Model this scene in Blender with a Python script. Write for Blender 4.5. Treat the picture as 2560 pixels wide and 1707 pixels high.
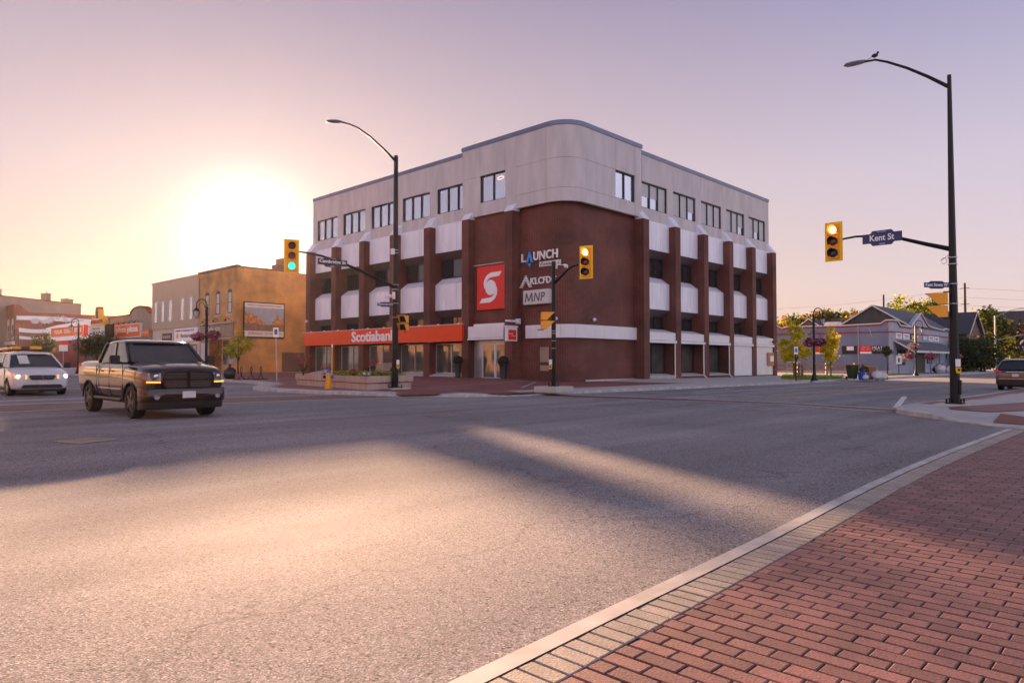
import bpy, bmesh, math, random
from mathutils import Vector, Matrix
random.seed(7)
R = math.radians
for o in list(bpy.data.objects): bpy.data.objects.remove(o)
SC = bpy.context.scene
COL = SC.collection
# ------------------------------------------------------------------ camera
HEAD, PITCH = R(43.8), math.atan(51.5/1757)
cam = bpy.data.cameras.new('camera'); co = bpy.data.objects.new('camera', cam); COL.objects.link(co)
cam.sensor_width = 36; cam.lens = 36*1757/2560; cam.clip_end = 3000; cam.clip_start = .05
co.location = (0, 0, 1.25)
co.rotation_euler = (R(90)+PITCH, 0, HEAD-R(90))
SC.camera = co
# ------------------------------------------------------------------ light
EXPO = 2.25
SUN_AZ, SUN_EL = R(64.4), R(9.25)
SD = Vector((math.cos(SUN_AZ)*math.cos(SUN_EL), math.sin(SUN_AZ)*math.cos(SUN_EL), math.sin(SUN_EL)))
sl = bpy.data.lights.new('sun', 'SUN'); so = bpy.data.objects.new('sun', sl); COL.objects.link(so)
sl.energy = 4.5; sl.angle = R(.9); sl.color = (1.0, .60, .36)
so.rotation_euler = SD.to_track_quat('Z', 'Y').to_euler(); so.location = (60, 120, 60)
W = bpy.data.worlds.new('World'); SC.world = W; W.use_nodes = True
nt = W.node_tree; nt.nodes.clear()
def N(t, nt=nt, **k):
    n = nt.nodes.new(t)
    for a, b in k.items(): setattr(n, a, b)
    return n
def L(a, b, nt=nt): nt.links.new(a, b)
def MATH(op, a, b=None, nt=nt, clamp=False):
    n = nt.nodes.new('ShaderNodeMath'); n.operation = op; n.use_clamp = clamp
    for i, v in enumerate((a, b)):
        if v is None: continue
        if isinstance(v, (int, float)): n.inputs[i].default_value = v
        else: nt.links.new(v, n.inputs[i])
    return n.outputs[0]
tc = N('ShaderNodeTexCoord'); sp = N('ShaderNodeSeparateXYZ'); L(tc.outputs['Generated'], sp.inputs[0])
def ramp(pts, fac, nt=nt):
    n = nt.nodes.new('ShaderNodeValToRGB'); cr = n.color_ramp
    while len(cr.elements) < len(pts): cr.elements.new(.5)
    for e, (p, c) in zip(cr.elements, pts): e.position = p; e.color = (*c, 1)
    nt.links.new(fac, n.inputs[0]); return n.outputs[0]
z = sp.outputs[2]
warm = ramp([(0, (.90, .55, .36)), (.10, (.84, .60, .50)), (.24, (.72, .54, .56)), (.46, (.42, .32, .42)), (.75, (.27, .26, .36)), (1, (.24, .24, .36))], z)
cool = ramp([(0, (.86, .60, .56)), (.10, (.79, .63, .67)), (.24, (.66, .58, .70)), (.46, (.33, .315, .52)), (.75, (.24, .24, .34)), (1, (.20, .20, .30))], z)
back = ramp([(0, (.95, .78, .80)), (.25, (1.12, 1.04, 1.28)), (.45, (.85, .82, 1.08)), (.7, (.30, .30, .42)), (1, (.20, .20, .30))], z)
dn = N('ShaderNodeVectorMath', operation='DOT_PRODUCT'); L(tc.outputs['Generated'], dn.inputs[0]); dn.inputs[1].default_value = SD
dh = N('ShaderNodeVectorMath', operation='DOT_PRODUCT'); L(tc.outputs['Generated'], dh.inputs[0]); dh.inputs[1].default_value = (math.cos(SUN_AZ), math.sin(SUN_AZ), 0)
mr = N('ShaderNodeMapRange'); mr.interpolation_type = 'SMOOTHSTEP'; L(dh.outputs['Value'], mr.inputs[0]); mr.inputs[1].default_value = .45; mr.inputs[2].default_value = 1.0
mx = N('ShaderNodeMix', data_type='RGBA'); L(mr.outputs[0], mx.inputs[0]); L(cool, mx.inputs[6]); L(warm, mx.inputs[7])
mb = N('ShaderNodeMapRange'); mb.interpolation_type = 'SMOOTHSTEP'; L(dh.outputs['Value'], mb.inputs[0]); mb.inputs[1].default_value = .30; mb.inputs[2].default_value = -.35
mx2 = N('ShaderNodeMix', data_type='RGBA'); L(mb.outputs[0], mx2.inputs[0]); L(mx.outputs[2], mx2.inputs[6]); L(back, mx2.inputs[7])
ang = MATH('MULTIPLY', MATH('ARCCOSINE', MATH('MINIMUM', dn.outputs['Value'], .99999)), 57.2958)
g1 = MATH('MULTIPLY', MATH('EXPONENT', MATH('MULTIPLY', MATH('POWER', MATH('DIVIDE', ang, 3.9), 2.4), -1)), 1.15)
g2 = MATH('MULTIPLY', MATH('EXPONENT', MATH('DIVIDE', ang, -7.0)), .22)
def tint(v, c):
    n = N('ShaderNodeVectorMath', operation='SCALE'); n.inputs[0].default_value = c; L(v, n.inputs[3]); return n.outputs[0]
def vadd(a, b):
    n = N('ShaderNodeVectorMath', operation='ADD'); L(a, n.inputs[0]); L(b, n.inputs[1]); return n.outputs[0]
sky = N('ShaderNodeTexSky', sky_type='NISHITA'); sky.sun_disc = False; sky.sun_elevation = SUN_EL; sky.sun_rotation = R(90)-SUN_AZ
sk = N('ShaderNodeVectorMath', operation='SCALE'); L(sky.outputs[0], sk.inputs[0]); sk.inputs[3].default_value = .015
tot = vadd(vadd(vadd(mx2.outputs[2], tint(g1, (1, .93, .80))), tint(g2, (.9, .52, .34))), sk.outputs[0])
bg = N('ShaderNodeBackground'); L(tot, bg.inputs[0]); bg.inputs[1].default_value = .94/2**EXPO
wo = N('ShaderNodeOutputWorld'); L(bg.outputs[0], wo.inputs[0])
SC.view_settings.view_transform = 'Standard'; SC.view_settings.look = 'None'
SC.view_settings.exposure = EXPO; SC.view_settings.gamma = 1; SC.view_settings.use_curve_mapping = False
SC.render.engine = 'CYCLES'

# ------------------------------------------------------------------ materials
MAT = {}
def pm(name, col, rough=.6, metal=0., var=.12, vs=2., bump=0., bs=40., emit=0., ecol=None, spec=.5, coat=0., stretch=None, leaf=False):
    m = bpy.data.materials.new(name); m.use_nodes = True; t = m.node_tree
    b = t.nodes['Principled BSDF']
    b.inputs['Roughness'].default_value = rough; b.inputs['Metallic'].default_value = metal
    b.inputs['Specular IOR Level'].default_value = spec; b.inputs['Coat Weight'].default_value = coat
    b.inputs['Coat Roughness'].default_value = .04
    tcn = t.nodes.new('ShaderNodeTexCoord'); vec = tcn.outputs['Object']
    if stretch:
        mp = t.nodes.new('ShaderNodeMapping'); mp.inputs['Scale'].default_value = stretch; t.links.new(vec, mp.inputs[0]); vec = mp.outputs[0]
    nz = t.nodes.new('ShaderNodeTexNoise'); nz.inputs['Scale'].default_value = vs; nz.inputs['Detail'].default_value = 5; t.links.new(vec, nz.inputs[0])
    if var > 0:
        c0 = tuple(max(0, c*(1-var)) for c in col); c1 = tuple(c*(1+var) for c in col)
        rp = ramp([(.3, c0), (.7, c1)], nz.outputs[0], t); t.links.new(rp, b.inputs['Base Color'])
    else: b.inputs['Base Color'].default_value = (*col, 1)
    if bump > 0:
        n2 = t.nodes.new('ShaderNodeTexNoise'); n2.inputs['Scale'].default_value = bs; n2.inputs['Detail'].default_value = 3; t.links.new(tcn.outputs['Object'], n2.inputs[0])
        bp = t.nodes.new('ShaderNodeBump'); bp.inputs['Strength'].default_value = bump; bp.inputs['Distance'].default_value = .02
        t.links.new(n2.outputs[0], bp.inputs['Height']); t.links.new(bp.outputs[0], b.inputs['Normal'])
    if emit > 0:
        b.inputs['Emission Color'].default_value = (*(ecol or col), 1); b.inputs['Emission Strength'].default_value = emit/2**EXPO*2
    if leaf:
        tr = t.nodes.new('ShaderNodeBsdfTranslucent'); t.links.new(rp, tr.inputs[0]); ms = t.nodes.new('ShaderNodeMixShader'); ms.inputs[0].default_value = .55
        t.links.new(b.outputs[0], ms.inputs[1]); t.links.new(tr.outputs[0], ms.inputs[2]); t.links.new(ms.outputs[0], t.nodes['Material Output'].inputs[0])
    MAT[name] = m; return m
def brickmat(name, c1, c2, mortar, bw=.2, bh=.0667, off=.5, ms=.008, rough=.75, mode='xy', bump=.5):
    m = bpy.data.materials.new(name); m.use_nodes = True; t = m.node_tree; b = t.nodes['Principled BSDF']
    tcn = t.nodes.new('ShaderNodeTexCoord'); s = t.nodes.new('ShaderNodeSeparateXYZ'); t.links.new(tcn.outputs['Object'], s.inputs[0])
    c = t.nodes.new('ShaderNodeCombineXYZ')
    if mode == 'xy': t.links.new(MATH('SUBTRACT', s.outputs[0], s.outputs[1], t), c.inputs[0]); t.links.new(s.outputs[2], c.inputs[1])
    else: t.links.new(s.outputs[1], c.inputs[0]); t.links.new(s.outputs[0], c.inputs[1])
    br = t.nodes.new('ShaderNodeTexBrick'); br.offset = off; br.inputs['Scale'].default_value = 1
    br.inputs['Brick Width'].default_value = bw; br.inputs['Row Height'].default_value = bh; br.inputs['Mortar Size'].default_value = ms
    br.inputs['Color1'].default_value = (*c1, 1); br.inputs['Color2'].default_value = (*c2, 1); br.inputs['Mortar'].default_value = (*mortar, 1)
    t.links.new(c.outputs[0], br.inputs['Vector'])
    nz = t.nodes.new('ShaderNodeTexNoise'); nz.inputs['Scale'].default_value = .6; nz.inputs['Detail'].default_value = 6; t.links.new(tcn.outputs['Object'], nz.inputs[0])
    hs = t.nodes.new('ShaderNodeMix'); hs.data_type = 'RGBA'; hs.blend_type = 'MULTIPLY'; hs.inputs[0].default_value = 1
    rp = ramp([(.3, (.62, .62, .64)), (.7, (1.25, 1.2, 1.17))], nz.outputs[0], t)
    t.links.new(br.outputs['Color'], hs.inputs[6]); t.links.new(rp, hs.inputs[7]); t.links.new(hs.outputs[2], b.inputs['Base Color'])
    b.inputs['Roughness'].default_value = rough
    bp = t.nodes.new('ShaderNodeBump'); bp.inputs['Strength'].default_value = bump; bp.inputs['Distance'].default_value = .01; bp.invert = True
    t.links.new(br.outputs['Fac'], bp.inputs['Height']); t.links.new(bp.outputs[0], b.inputs['Normal'])
    MAT[name] = m; return m
brickmat('bank_brick', (.155, .043, .029), (.115, .033, .023), (.22, .10, .078), .2, .0667, .0, .010)
brickmat('johnson_brick', (.60, .32, .10), (.52, .28, .09), (.55, .34, .15), .22, .075, .5, .01)  # tan brick, its gold brightened to paint in the sun flare
brickmat('red_brick', (.30, .055, .04), (.24, .05, .04), (.3, .16, .13), .22, .075, .5, .008)
brickmat('brown_brick', (.18, .10, .07), (.15, .08, .06), (.25, .18, .14))
brickmat('crosswalk_brick', (.20, .085, .07), (.15, .065, .06), (.07, .06, .06), .2, .1, .5, .006, .6, 'flat')
brickmat('plaza_brick', (.27, .085, .075), (.22, .07, .065), (.12, .06, .055), .2, .1, .5, .005, .6, 'flat')
pm('soffit', (.13, .10, .10), .7, var=.1)  # grey brown soffit, darkened to paint in the shade under the panels
pm('concrete', (.60, .56, .57),   .8, var=.11, vs=1.6, bump=.12, bs=30, stretch=(1, 1, .25))
pm('pale_concrete', (.52, .50, .48), .75, var=.12, vs=3, bump=.1)
pm('kerb_concrete', (.50, .475, .46), .7, var=.25, vs=4, bump=.06, bs=90)
pm('walk_concrete', (.44, .42, .42), .7, var=.12, vs=1.5, bump=.15)
pm('planter_concrete', (.50, .36, .30), .8, var=.22, vs=3, bump=.2, stretch=(1, 1, .3))
pm('aluminium', (.84, .84, .93), .42, .1, var=.09, vs=1.2, stretch=(2, 2, .4))
pm('flashing', (.16, .18, .26), .35, .5, var=.08)
pm('white_metal', (.82, .80, .82), .4, 0, var=.04)
pm('galvanised', (.5, .5, .52), .4, .7, var=.1)
pm('black_metal', (.006, .006, .008), .42, .0, var=.2, vs=3, spec=.35)
pm('dark_frame', (.02, .02, .022), .4, .2, var=.1)
pm('dark_void', (.012, .011, .012), .8, 0, var=.2)
pm('glass_top', (.60, .62, .70), .04, .85, var=.06, vs=.5)
pm('glass_dark', (.05, .05, .055), .03, .2, var=.1, spec=.9)
pm('glass_shop', (.20, .19, .18), .03, .55, var=.25, vs=.9)
pm('glass_frost', (.26, .27, .28), .22, .1, var=.08)
pm('blind', (.50, .49, .52), .35, .0, var=.05)
pm('orange_red', (.86, .075, .012), .45, var=.04, spec=.3)
pm('sign_red', (.83, .022, .016), .45, var=.03)
pm('white_letter', (.92, .92, .94), .5, var=.02)
pm('off_white', (.66, .64, .63), .6, var=.05)
pm('blue_letter', (.07, .32, .80), .4, var=.03)
pm('grey_letter', (.12, .12, .13), .5, var=.03)
pm('dark_letter', (.02, .02, .03), .5, var=.03)
pm('signal_yellow', (1, .60, .0), .4, var=.04)
pm('signal_orange', (1, .42, .02), .45, var=.04)
pm('lamp_red', (1, .25, .08), .3, emit=3.2, ecol=(1, .22, .05), var=0)
pm('lamp_core', (1, .8, .5), .3, emit=5, ecol=(1, .72, .35), var=0)
pm('lamp_green', (.1, .9, .65), .3, emit=.8, ecol=(.03, .75, .5), var=0)
pm('lens_amber_off', (.12, .05, .015), .15, var=.1)
pm('lens_green_off', (.01, .05, .05), .15, var=.1)
pm('street_sign_blue', (.02, .035, .14), .4, var=.04)
pm('street_sign_brown', (.05, .03, .03), .4, var=.04)
pm('car_maroon', (.016, .004, .005), .18, .0, var=.05, coat=.6, spec=.4)
MAT['car_maroon'].node_tree.nodes['Principled BSDF'].inputs['Coat IOR'].default_value = 1.5
pm('car_white', (.62, .64, .70), .25, .0, var=.02, coat=1.)
pm('car_grey', (.055, .075, .09), .22, .4, var=.03, coat=1.)
pm('car_glass', (.025, .027, .035), .04, .15, var=.1, spec=.8)
pm('tyre', (.012, .012, .013), .75, var=.2, bump=.2)
pm('rim', (.10, .10, .11), .3, .8, var=.1)
pm('rim_light', (.35, .35, .37), .3, .8, var=.1)
pm('black_plastic', (.015, .014, .015), .5, var=.15)
pm('plate', (.65, .62, .62), .5, var=.05)
pm('chrome', (.55, .55, .57), .12, .95, var=.03)
pm('amber_lit', (1, .45, .08), .3, emit=.8, ecol=(1, .38, .05), var=0)
pm('head_lit', (1, .85, .6), .3, emit=1.8, ecol=(1, .72, .4), var=0)
pm('head_off', (.25, .24, .27), .1, .4, var=.1)
pm('tail_red', (.35, .01, .01), .2, emit=.12, ecol=(1, .02, .01), var=.1)
pm('tail_lit', (1, .12, .03), .2, emit=3.0, ecol=(1, .2, .03), var=0)
pm('beacon_yellow', (.85, .42, .03), .3, var=.05)
pm('paint_white', (.62, .61, .62), .65, var=.3, vs=6)
pm('paint_yellow', (.55, .30, .08), .65, var=.35, vs=6)
pm('tactile_rust', (.20, .062, .035), .7, var=.12, vs=4)
pm('grass', (.22, .30, .02), .8, var=.3, vs=2.5, bump=.8, bs=60)
pm('soil', (.05, .035, .025), .9, var=.3, vs=6, bump=.6)
pm('siding', (.62, .50, .38), .55, .1, var=.05)
pm('siding_low', (.62, .53, .44), .7, var=.08)
pm('stucco_tan', (.36, .27, .20), .85, var=.12)
pm('stucco_grey', (.33, .27, .22), .85, var=.12)
pm('long_wall', (.40, .31, .27), .85, var=.12, vs=.4)
pm('trim_red', (.30, .03, .035), .6, var=.08)
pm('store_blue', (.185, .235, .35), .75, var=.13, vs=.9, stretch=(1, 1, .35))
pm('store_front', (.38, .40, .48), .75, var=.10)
pm('roof_dark', (.045, .048, .062), .75, var=.2, vs=3)
pm('roof_grey', (.08, .085, .11), .7, var=.2, vs=3)
pm('gable_wall', (.075, .07, .07), .85, var=.15, stretch=(1, 1, .2))
pm('house_wall', (.15, .10, .07), .85, var=.2)
pm('wood', (.30, .15, .06), .75, var=.25, vs=5, stretch=(1, 1, .2))
pm('pole_wood', (.12, .075, .05), .85, var=.2)
pm('bark', (.07, .045, .03), .9, var=.3, vs=8)
pm('leaf_gold', (.85, .66, .03), .7, var=.3, vs=3, leaf=True)
pm('leaf_gold_b', (.50, .48, .03), .7, var=.3, vs=3, leaf=True)
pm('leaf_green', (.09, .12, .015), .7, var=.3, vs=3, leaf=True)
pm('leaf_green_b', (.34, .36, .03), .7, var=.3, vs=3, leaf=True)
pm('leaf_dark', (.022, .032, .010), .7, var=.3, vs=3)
pm('leaf_rust', (.32, .12, .03), .7, var=.3, vs=3, leaf=True)
pm('petal_pink', (.50, .10, .22), .6, var=.2, vs=8)
pm('petal_pale', (.60, .36, .45), .6, var=.2, vs=8)
pm('petal_red', (.55, .01, .015), .6, var=.2)
pm('hydrant_yellow', (.90, .42, .015), .4, var=.06)
pm('hydrant_blue', (.02, .16, .62), .4, var=.05)
pm('bin_green', (.04, .06, .015), .5, var=.1)
pm('box_blue', (.02, .09, .55), .5, var=.06)
pm('cardboard', (.36, .19, .09), .8, var=.15, vs=4)
pm('bag_white', (.62, .60, .64), .35, var=.08)
pm('bag_black', (.02, .02, .022), .3, var=.1)
pm('topiary', (.018, .016, .010), .9, var=.4, vs=20, bump=1., bs=30)
pm('pot_black', (.014, .013, .014), .5, var=.1)
pm('banner_orange', (.85, .17, .015), .5, var=.05)
pm('poster_sky', (.30, .38, .48), .5, var=.1)
pm('poster_build', (.50, .24, .10), .6, var=.5, vs=4)
pm('poster_road', (.26, .17, .12), .6, var=.2)
pm('atm_wood', (.50, .22, .10), .6, var=.1)
pm('steel_grate', (.28, .25, .23), .45, .6, var=.2)
pm('wire', (.05, .045, .05), .6)
pm('lamp_glass', (.65, .58, .50), .2, var=.05)
pm('feather', (.02, .02, .022), .7)
pm('light_ring', (1, .7, .5), .4, emit=.8, ecol=(1, .6, .4), var=0)

# asphalt: aggregate, wheel wear and painted sunlight tracks, patches, tar cracks
def asphalt():
    m = bpy.data.materials.new('asphalt'); m.use_nodes = True; t = m.node_tree; b = t.nodes['Principled BSDF']
    tcn = t.nodes.new('ShaderNodeTexCoord'); v = tcn.outputs['Object']
    def nz(s, d=4, src=v):
        n = t.nodes.new('ShaderNodeTexNoise'); n.inputs['Scale'].default_value = s; n.inputs['Detail'].default_value = d; t.links.new(src, n.inputs[0]); return n.outputs[0]
    vo = t.nodes.new('ShaderNodeTexVoronoi'); vo.inputs['Scale'].default_value = 125; t.links.new(v, vo.inputs[0])
    vo2 = t.nodes.new('ShaderNodeTexVoronoi'); vo2.inputs['Scale'].default_value = 23; t.links.new(v, vo2.inputs[0])
    grain = ramp([(.0, (.06, .055, .06)), (.35, (.19, .182, .19)), (.7, (.33, .315, .32)), (1, (.68, .63, .62))], vo.outputs['Color'], t)
    pits = ramp([(.0, (.12, .12, .12)), (.16, (.35, .35, .35)), (.30, (1, 1, 1))], vo2.outputs['Distance'], t)
    vo3 = t.nodes.new('ShaderNodeTexVoronoi'); vo3.inputs['Scale'].default_value = 26; t.links.new(v, vo3.inputs[0])
    s3 = t.nodes.new('ShaderNodeSeparateColor'); t.links.new(vo3.outputs['Color'], s3.inputs[0])
    pick = MATH('GREATER_THAN', s3.outputs[0], .72, t)
    hole = ramp([(.0, (.10, .09, .09)), (.17, (.18, .17, .17)), (.26, (1, 1, 1))], vo3.outputs['Distance'], t)
    pitmask = ramp([(.44, (0, 0, 0)), (.54, (1, 1, 1))], nz(7, 4), t)
    mp = t.nodes.new('ShaderNodeMapping'); mp.inputs['Scale'].default_value = (.05, .9, 1); t.links.new(v, mp.inputs[0])
    streaks = ramp([(.35, (.78, .78, .80)), (.65, (1.14, 1.13, 1.15))], nz(1.0, 3, mp.outputs[0]), t)  # long tonal streaks: wheel wear plus sunlit bands painted into the colour
    patch = ramp([(.35, (.84, .83, .84)), (.65, (1.12, 1.1, 1.1))], nz(.22, 6), t)
    cr = t.nodes.new('ShaderNodeTexVoronoi'); cr.feature = 'DISTANCE_TO_EDGE'; cr.inputs['Scale'].default_value = .16
    wv = t.nodes.new('ShaderNodeMix'); wv.data_type = 'RGBA'; wv.inputs[0].default_value = .15
    nn = t.nodes.new('ShaderNodeTexNoise'); nn.inputs['Scale'].default_value = 1.3; nn.inputs['Detail'].default_value = 6; t.links.new(v, nn.inputs[0])
    va = t.nodes.new('ShaderNodeVectorMath'); va.operation = 'ADD'; t.links.new(v, va.inputs[0])
    vs_ = t.nodes.new('ShaderNodeVectorMath'); vs_.operation = 'SCALE'; vs_.inputs[3].default_value = 1.2; t.links.new(nn.outputs['Color'], vs_.inputs[0]); t.links.new(vs_.outputs[0], va.inputs[1])
    t.links.new(va.outputs[0], cr.inputs[0])
    crack = ramp([(.0, (.62, .62, .63)), (.0020, (.70, .70, .71)), (.0036, (1, 1, 1))], cr.outputs['Distance'], t)
    def mul(a, c, f=1):
        n = t.nodes.new('ShaderNodeMix'); n.data_type = 'RGBA'; n.blend_type = 'MULTIPLY'
        if isinstance(f, (int, float)): n.inputs[0].default_value = f
        else: t.links.new(f, n.inputs[0])
        t.links.new(a, n.inputs[6]); t.links.new(c, n.inputs[7]); return n.outputs[2]
    col = mul(mul(mul(mul(mul(grain, pits, pitmask), hole, pick), streaks), patch), crack)
    t.links.new(col, b.inputs['Base Color'])
    rr = t.nodes.new('ShaderNodeMapRange'); t.links.new(nz(.35, 5), rr.inputs[0]); rr.inputs[1].default_value = .3; rr.inputs[2].default_value = .7; rr.inputs[3].default_value = .88; rr.inputs[4].default_value = 1.0; b.inputs['Specular IOR Level'].default_value = .5; b.inputs['IOR'].default_value = 1.38
    t.links.new(rr.outputs[0], b.inputs['Roughness'])
    bp = t.nodes.new('ShaderNodeBump'); bp.inputs['Strength'].default_value = .3; bp.inputs['Distance'].default_value = .004
    hh = MATH('ADD', vo.outputs['Distance'], MATH('MULTIPLY', nz(120, 2), .6, t), t); t.links.new(hh, bp.inputs['Height']); t.links.new(bp.outputs[0], b.inputs['Normal'])
    MAT['asphalt'] = m
asphalt()
# paver: per-brick colour attribute times fine grain
def paver():
    m = bpy.data.materials.new('paver'); m.use_nodes = True; t = m.node_tree; b = t.nodes['Principled BSDF']
    at = t.nodes.new('ShaderNodeAttribute'); at.attribute_name = 'tone'
    tcn = t.nodes.new('ShaderNodeTexCoord'); n = t.nodes.new('ShaderNodeTexNoise'); n.inputs['Scale'].default_value = 90; n.inputs['Detail'].default_value = 4; t.links.new(tcn.outputs['Object'], n.inputs[0])
    n3 = t.nodes.new('ShaderNodeTexNoise'); n3.inputs['Scale'].default_value = 5; n3.inputs['Detail'].default_value = 6; t.links.new(tcn.outputs['Object'], n3.inputs[0])
    x = t.nodes.new('ShaderNodeMix'); x.data_type = 'RGBA'; x.blend_type = 'MULTIPLY'; x.inputs[0].default_value = 1
    y = t.nodes.new('ShaderNodeMix'); y.data_type = 'RGBA'; y.blend_type = 'MULTIPLY'; y.inputs[0].default_value = 1
    t.links.new(at.outputs['Color'], x.inputs[6]); t.links.new(ramp([(.3, (.62, .62, .62)), (.7, (1.3, 1.28, 1.25))], n.outputs[0], t), x.inputs[7])
    t.links.new(x.outputs[2], y.inputs[6]); t.links.new(ramp([(.3, (.78, .78, .80)), (.7, (1.12, 1.1, 1.1))], n3.outputs[0], t), y.inputs[7]); t.links.new(y.outputs[2], b.inputs['Base Color'])
    b.inputs['Roughness'].default_value = .6
    bp = t.nodes.new('ShaderNodeBump'); bp.inputs['Strength'].default_value = .5; bp.inputs['Distance'].default_value = .004; t.links.new(n.outputs[0], bp.inputs['Height']); t.links.new(bp.outputs[0], b.inputs['Normal'])
    MAT['paver'] = m
paver()

# ------------------------------------------------------------------ mesh helpers
class MB:
    def __init__(s): s.v = []; s.f = []
    def add(s, vs, fs):
        k = len(s.v); s.v += [tuple(v) for v in vs]; s.f += [tuple(i+k for i in f) for f in fs]; return s
    def box(s, x0, x1, y0, y1, z0, z1):
        if x0 > x1: x0, x1 = x1, x0
        if y0 > y1: y0, y1 = y1, y0
        return s.add([(x0,y0,z0),(x1,y0,z0),(x1,y1,z0),(x0,y1,z0),(x0,y0,z1),(x1,y0,z1),(x1,y1,z1),(x0,y1,z1)],
              [(0,3,2,1),(4,5,6,7),(0,1,5,4),(1,2,6,5),(2,3,7,6),(3,0,4,7)])
    def obox(s, o, u, v, w, lu, lv, lw):
        o, u, v, w = Vector(o), Vector(u).normalized()*lu, Vector(v).normalized()*lv, Vector(w).normalized()*lw
        p = [o+a*u+b*v+c*w for c in (-.5,.5) for a, b in ((-.5,-.5),(.5,-.5),(.5,.5),(-.5,.5))]
        return s.add(p, [(0,3,2,1),(4,5,6,7),(0,1,5,4),(1,2,6,5),(2,3,7,6),(3,0,4,7)])
    def prism(s, poly, d):
        "poly: 3D points in a plane, extruded by vector d"
        n = len(poly); a = [Vector(p) for p in poly]; d = Vector(d)
        return s.add(a+[p+d for p in a], [tuple(range(n-1,-1,-1)), tuple(range(n,2*n))]+[(i,(i+1)%n,(i+1)%n+n,i+n) for i in range(n)])
    def hull8(s, b4, t4): return s.add(list(b4)+list(t4), [(0,3,2,1),(4,5,6,7),(0,1,5,4),(1,2,6,5),(2,3,7,6),(3,0,4,7)])
    def tube(s, pts, rad, n=8, cap=True):
        pts = [Vector(p) for p in pts]; k = len(s.v)
        if not hasattr(rad, '__len__'): rad = [rad]*len(pts)
        prev = None
        for i, p in enumerate(pts):
            t = (pts[min(i+1, len(pts)-1)]-pts[max(i-1, 0)]).normalized()
            if prev is None:
                a = Vector((0,0,1)) if abs(t.z) < .9 else Vector((1,0,0))
                u = t.cross(a).normalized()
            else: u = (prev-t*prev.dot(t)).normalized()
            prev = u; w = t.cross(u)
            for j in range(n):
                q = 2*math.pi*j/n; s.v.append(tuple(p+(u*math.cos(q)+w*math.sin(q))*rad[i]))
        for i in range(len(pts)-1):
            for j in range(n): s.f.append((k+i*n+j, k+i*n+(j+1)%n, k+(i+1)*n+(j+1)%n, k+(i+1)*n+j))
        if cap:
            s.f.append(tuple(k+j for j in range(n-1,-1,-1))); s.f.append(tuple(k+(len(pts)-1)*n+j for j in range(n)))
        return s
    def lathe(s, prof, c=(0,0,0), n=16, axis=(0,0,1), cap=True):
        ax = Vector(axis).normalized(); a = Vector((0,0,1)) if abs(ax.z) < .9 else Vector((1,0,0)); u = ax.cross(a).normalized(); w = ax.cross(u)
        k = len(s.v); c = Vector(c)
        for r, h in prof:
            for j in range(n):
                q = 2*math.pi*j/n; s.v.append(tuple(c+ax*h+(u*math.cos(q)+w*math.sin(q))*max(r, 1e-4)))
        for i in range(len(prof)-1):
            for j in range(n): s.f.append((k+i*n+j, k+i*n+(j+1)%n, k+(i+1)*n+(j+1)%n, k+(i+1)*n+j))
        if cap: s.f.append(tuple(k+j for j in range(n-1,-1,-1))); s.f.append(tuple(k+(len(prof)-1)*n+j for j in range(n)))
        return s
    def blob(s, c, r, seed=0, n=10, m=6, amp=.2):
        rr = random.Random(seed); c = Vector(c); k = len(s.v); r = Vector(r) if hasattr(r, '__len__') else Vector((r, r, r))
        for i in range(m+1):
            th = math.pi*i/m
            for j in range(n):
                q = 2*math.pi*j/n; g = 1+rr.uniform(-amp, amp)
                s.v.append((c.x+r.x*g*math.sin(th)*math.cos(q), c.y+r.y*g*math.sin(th)*math.sin(q), c.z+r.z*g*math.cos(th)))
        for i in range(m):
            for j in range(n): s.f.append((k+i*n+j, k+(i+1)*n+j, k+(i+1)*n+(j+1)%n, k+i*n+(j+1)%n))
        return s
    def build(s, name, mat, parent=None, smooth=False, bevel=0, keep=False):
        me = bpy.data.meshes.new(name); me.from_pydata(s.v, [], s.f); me.update()
        if not keep:
            b = bmesh.new(); b.from_mesh(me); bmesh.ops.recalc_face_normals(b, faces=b.faces)
            if bevel: bmesh.ops.bevel(b, geom=[e for e in b.edges if e.is_manifold and e.calc_face_angle(0) > .6], offset=bevel, segments=2, affect='EDGES', clamp_overlap=True)
            b.to_mesh(me); b.free()
        me.materials.append(MAT[mat] if isinstance(mat, str) else mat)
        if smooth:
            for p in me.polygons: p.use_smooth = True
            if smooth != 2: me.set_sharp_from_angle(angle=R(40))
        o = bpy.data.objects.new(name, me); COL.objects.link(o)
        if parent: o.parent = parent
        return o
def tag(o, label, cat, group=None):
    o['label'] = label; o['category'] = cat
    if group: o['group'] = group
    return o
def thing(name, label, cat, loc=(0,0,0), rz=0, group=None, sc=1):
    o = bpy.data.objects.new(name, None); COL.objects.link(o); o.location = loc; o.rotation_euler = (0,0,rz); o.scale = (sc,)*3
    o.empty_display_size = .2
    return tag(o, label, cat, group)
def struct(o, kind='structure'): o['kind'] = kind; return o
def kids(o): return [c for c in bpy.data.objects if c.parent == o]
def dup(root, loc, rz, label, sc=1, group=None):
    def cp(o, par):
        c = o.copy(); COL.objects.link(c); c.parent = par
        for k in kids(o): cp(k, c)
        return c
    r = root.copy(); COL.objects.link(r); r.location = loc; r.rotation_euler = (0,0,rz); r.scale = (sc,)*3; r['label'] = label
    if group: r['group'] = group
    for k in kids(root): cp(k, r)
    return r
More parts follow.
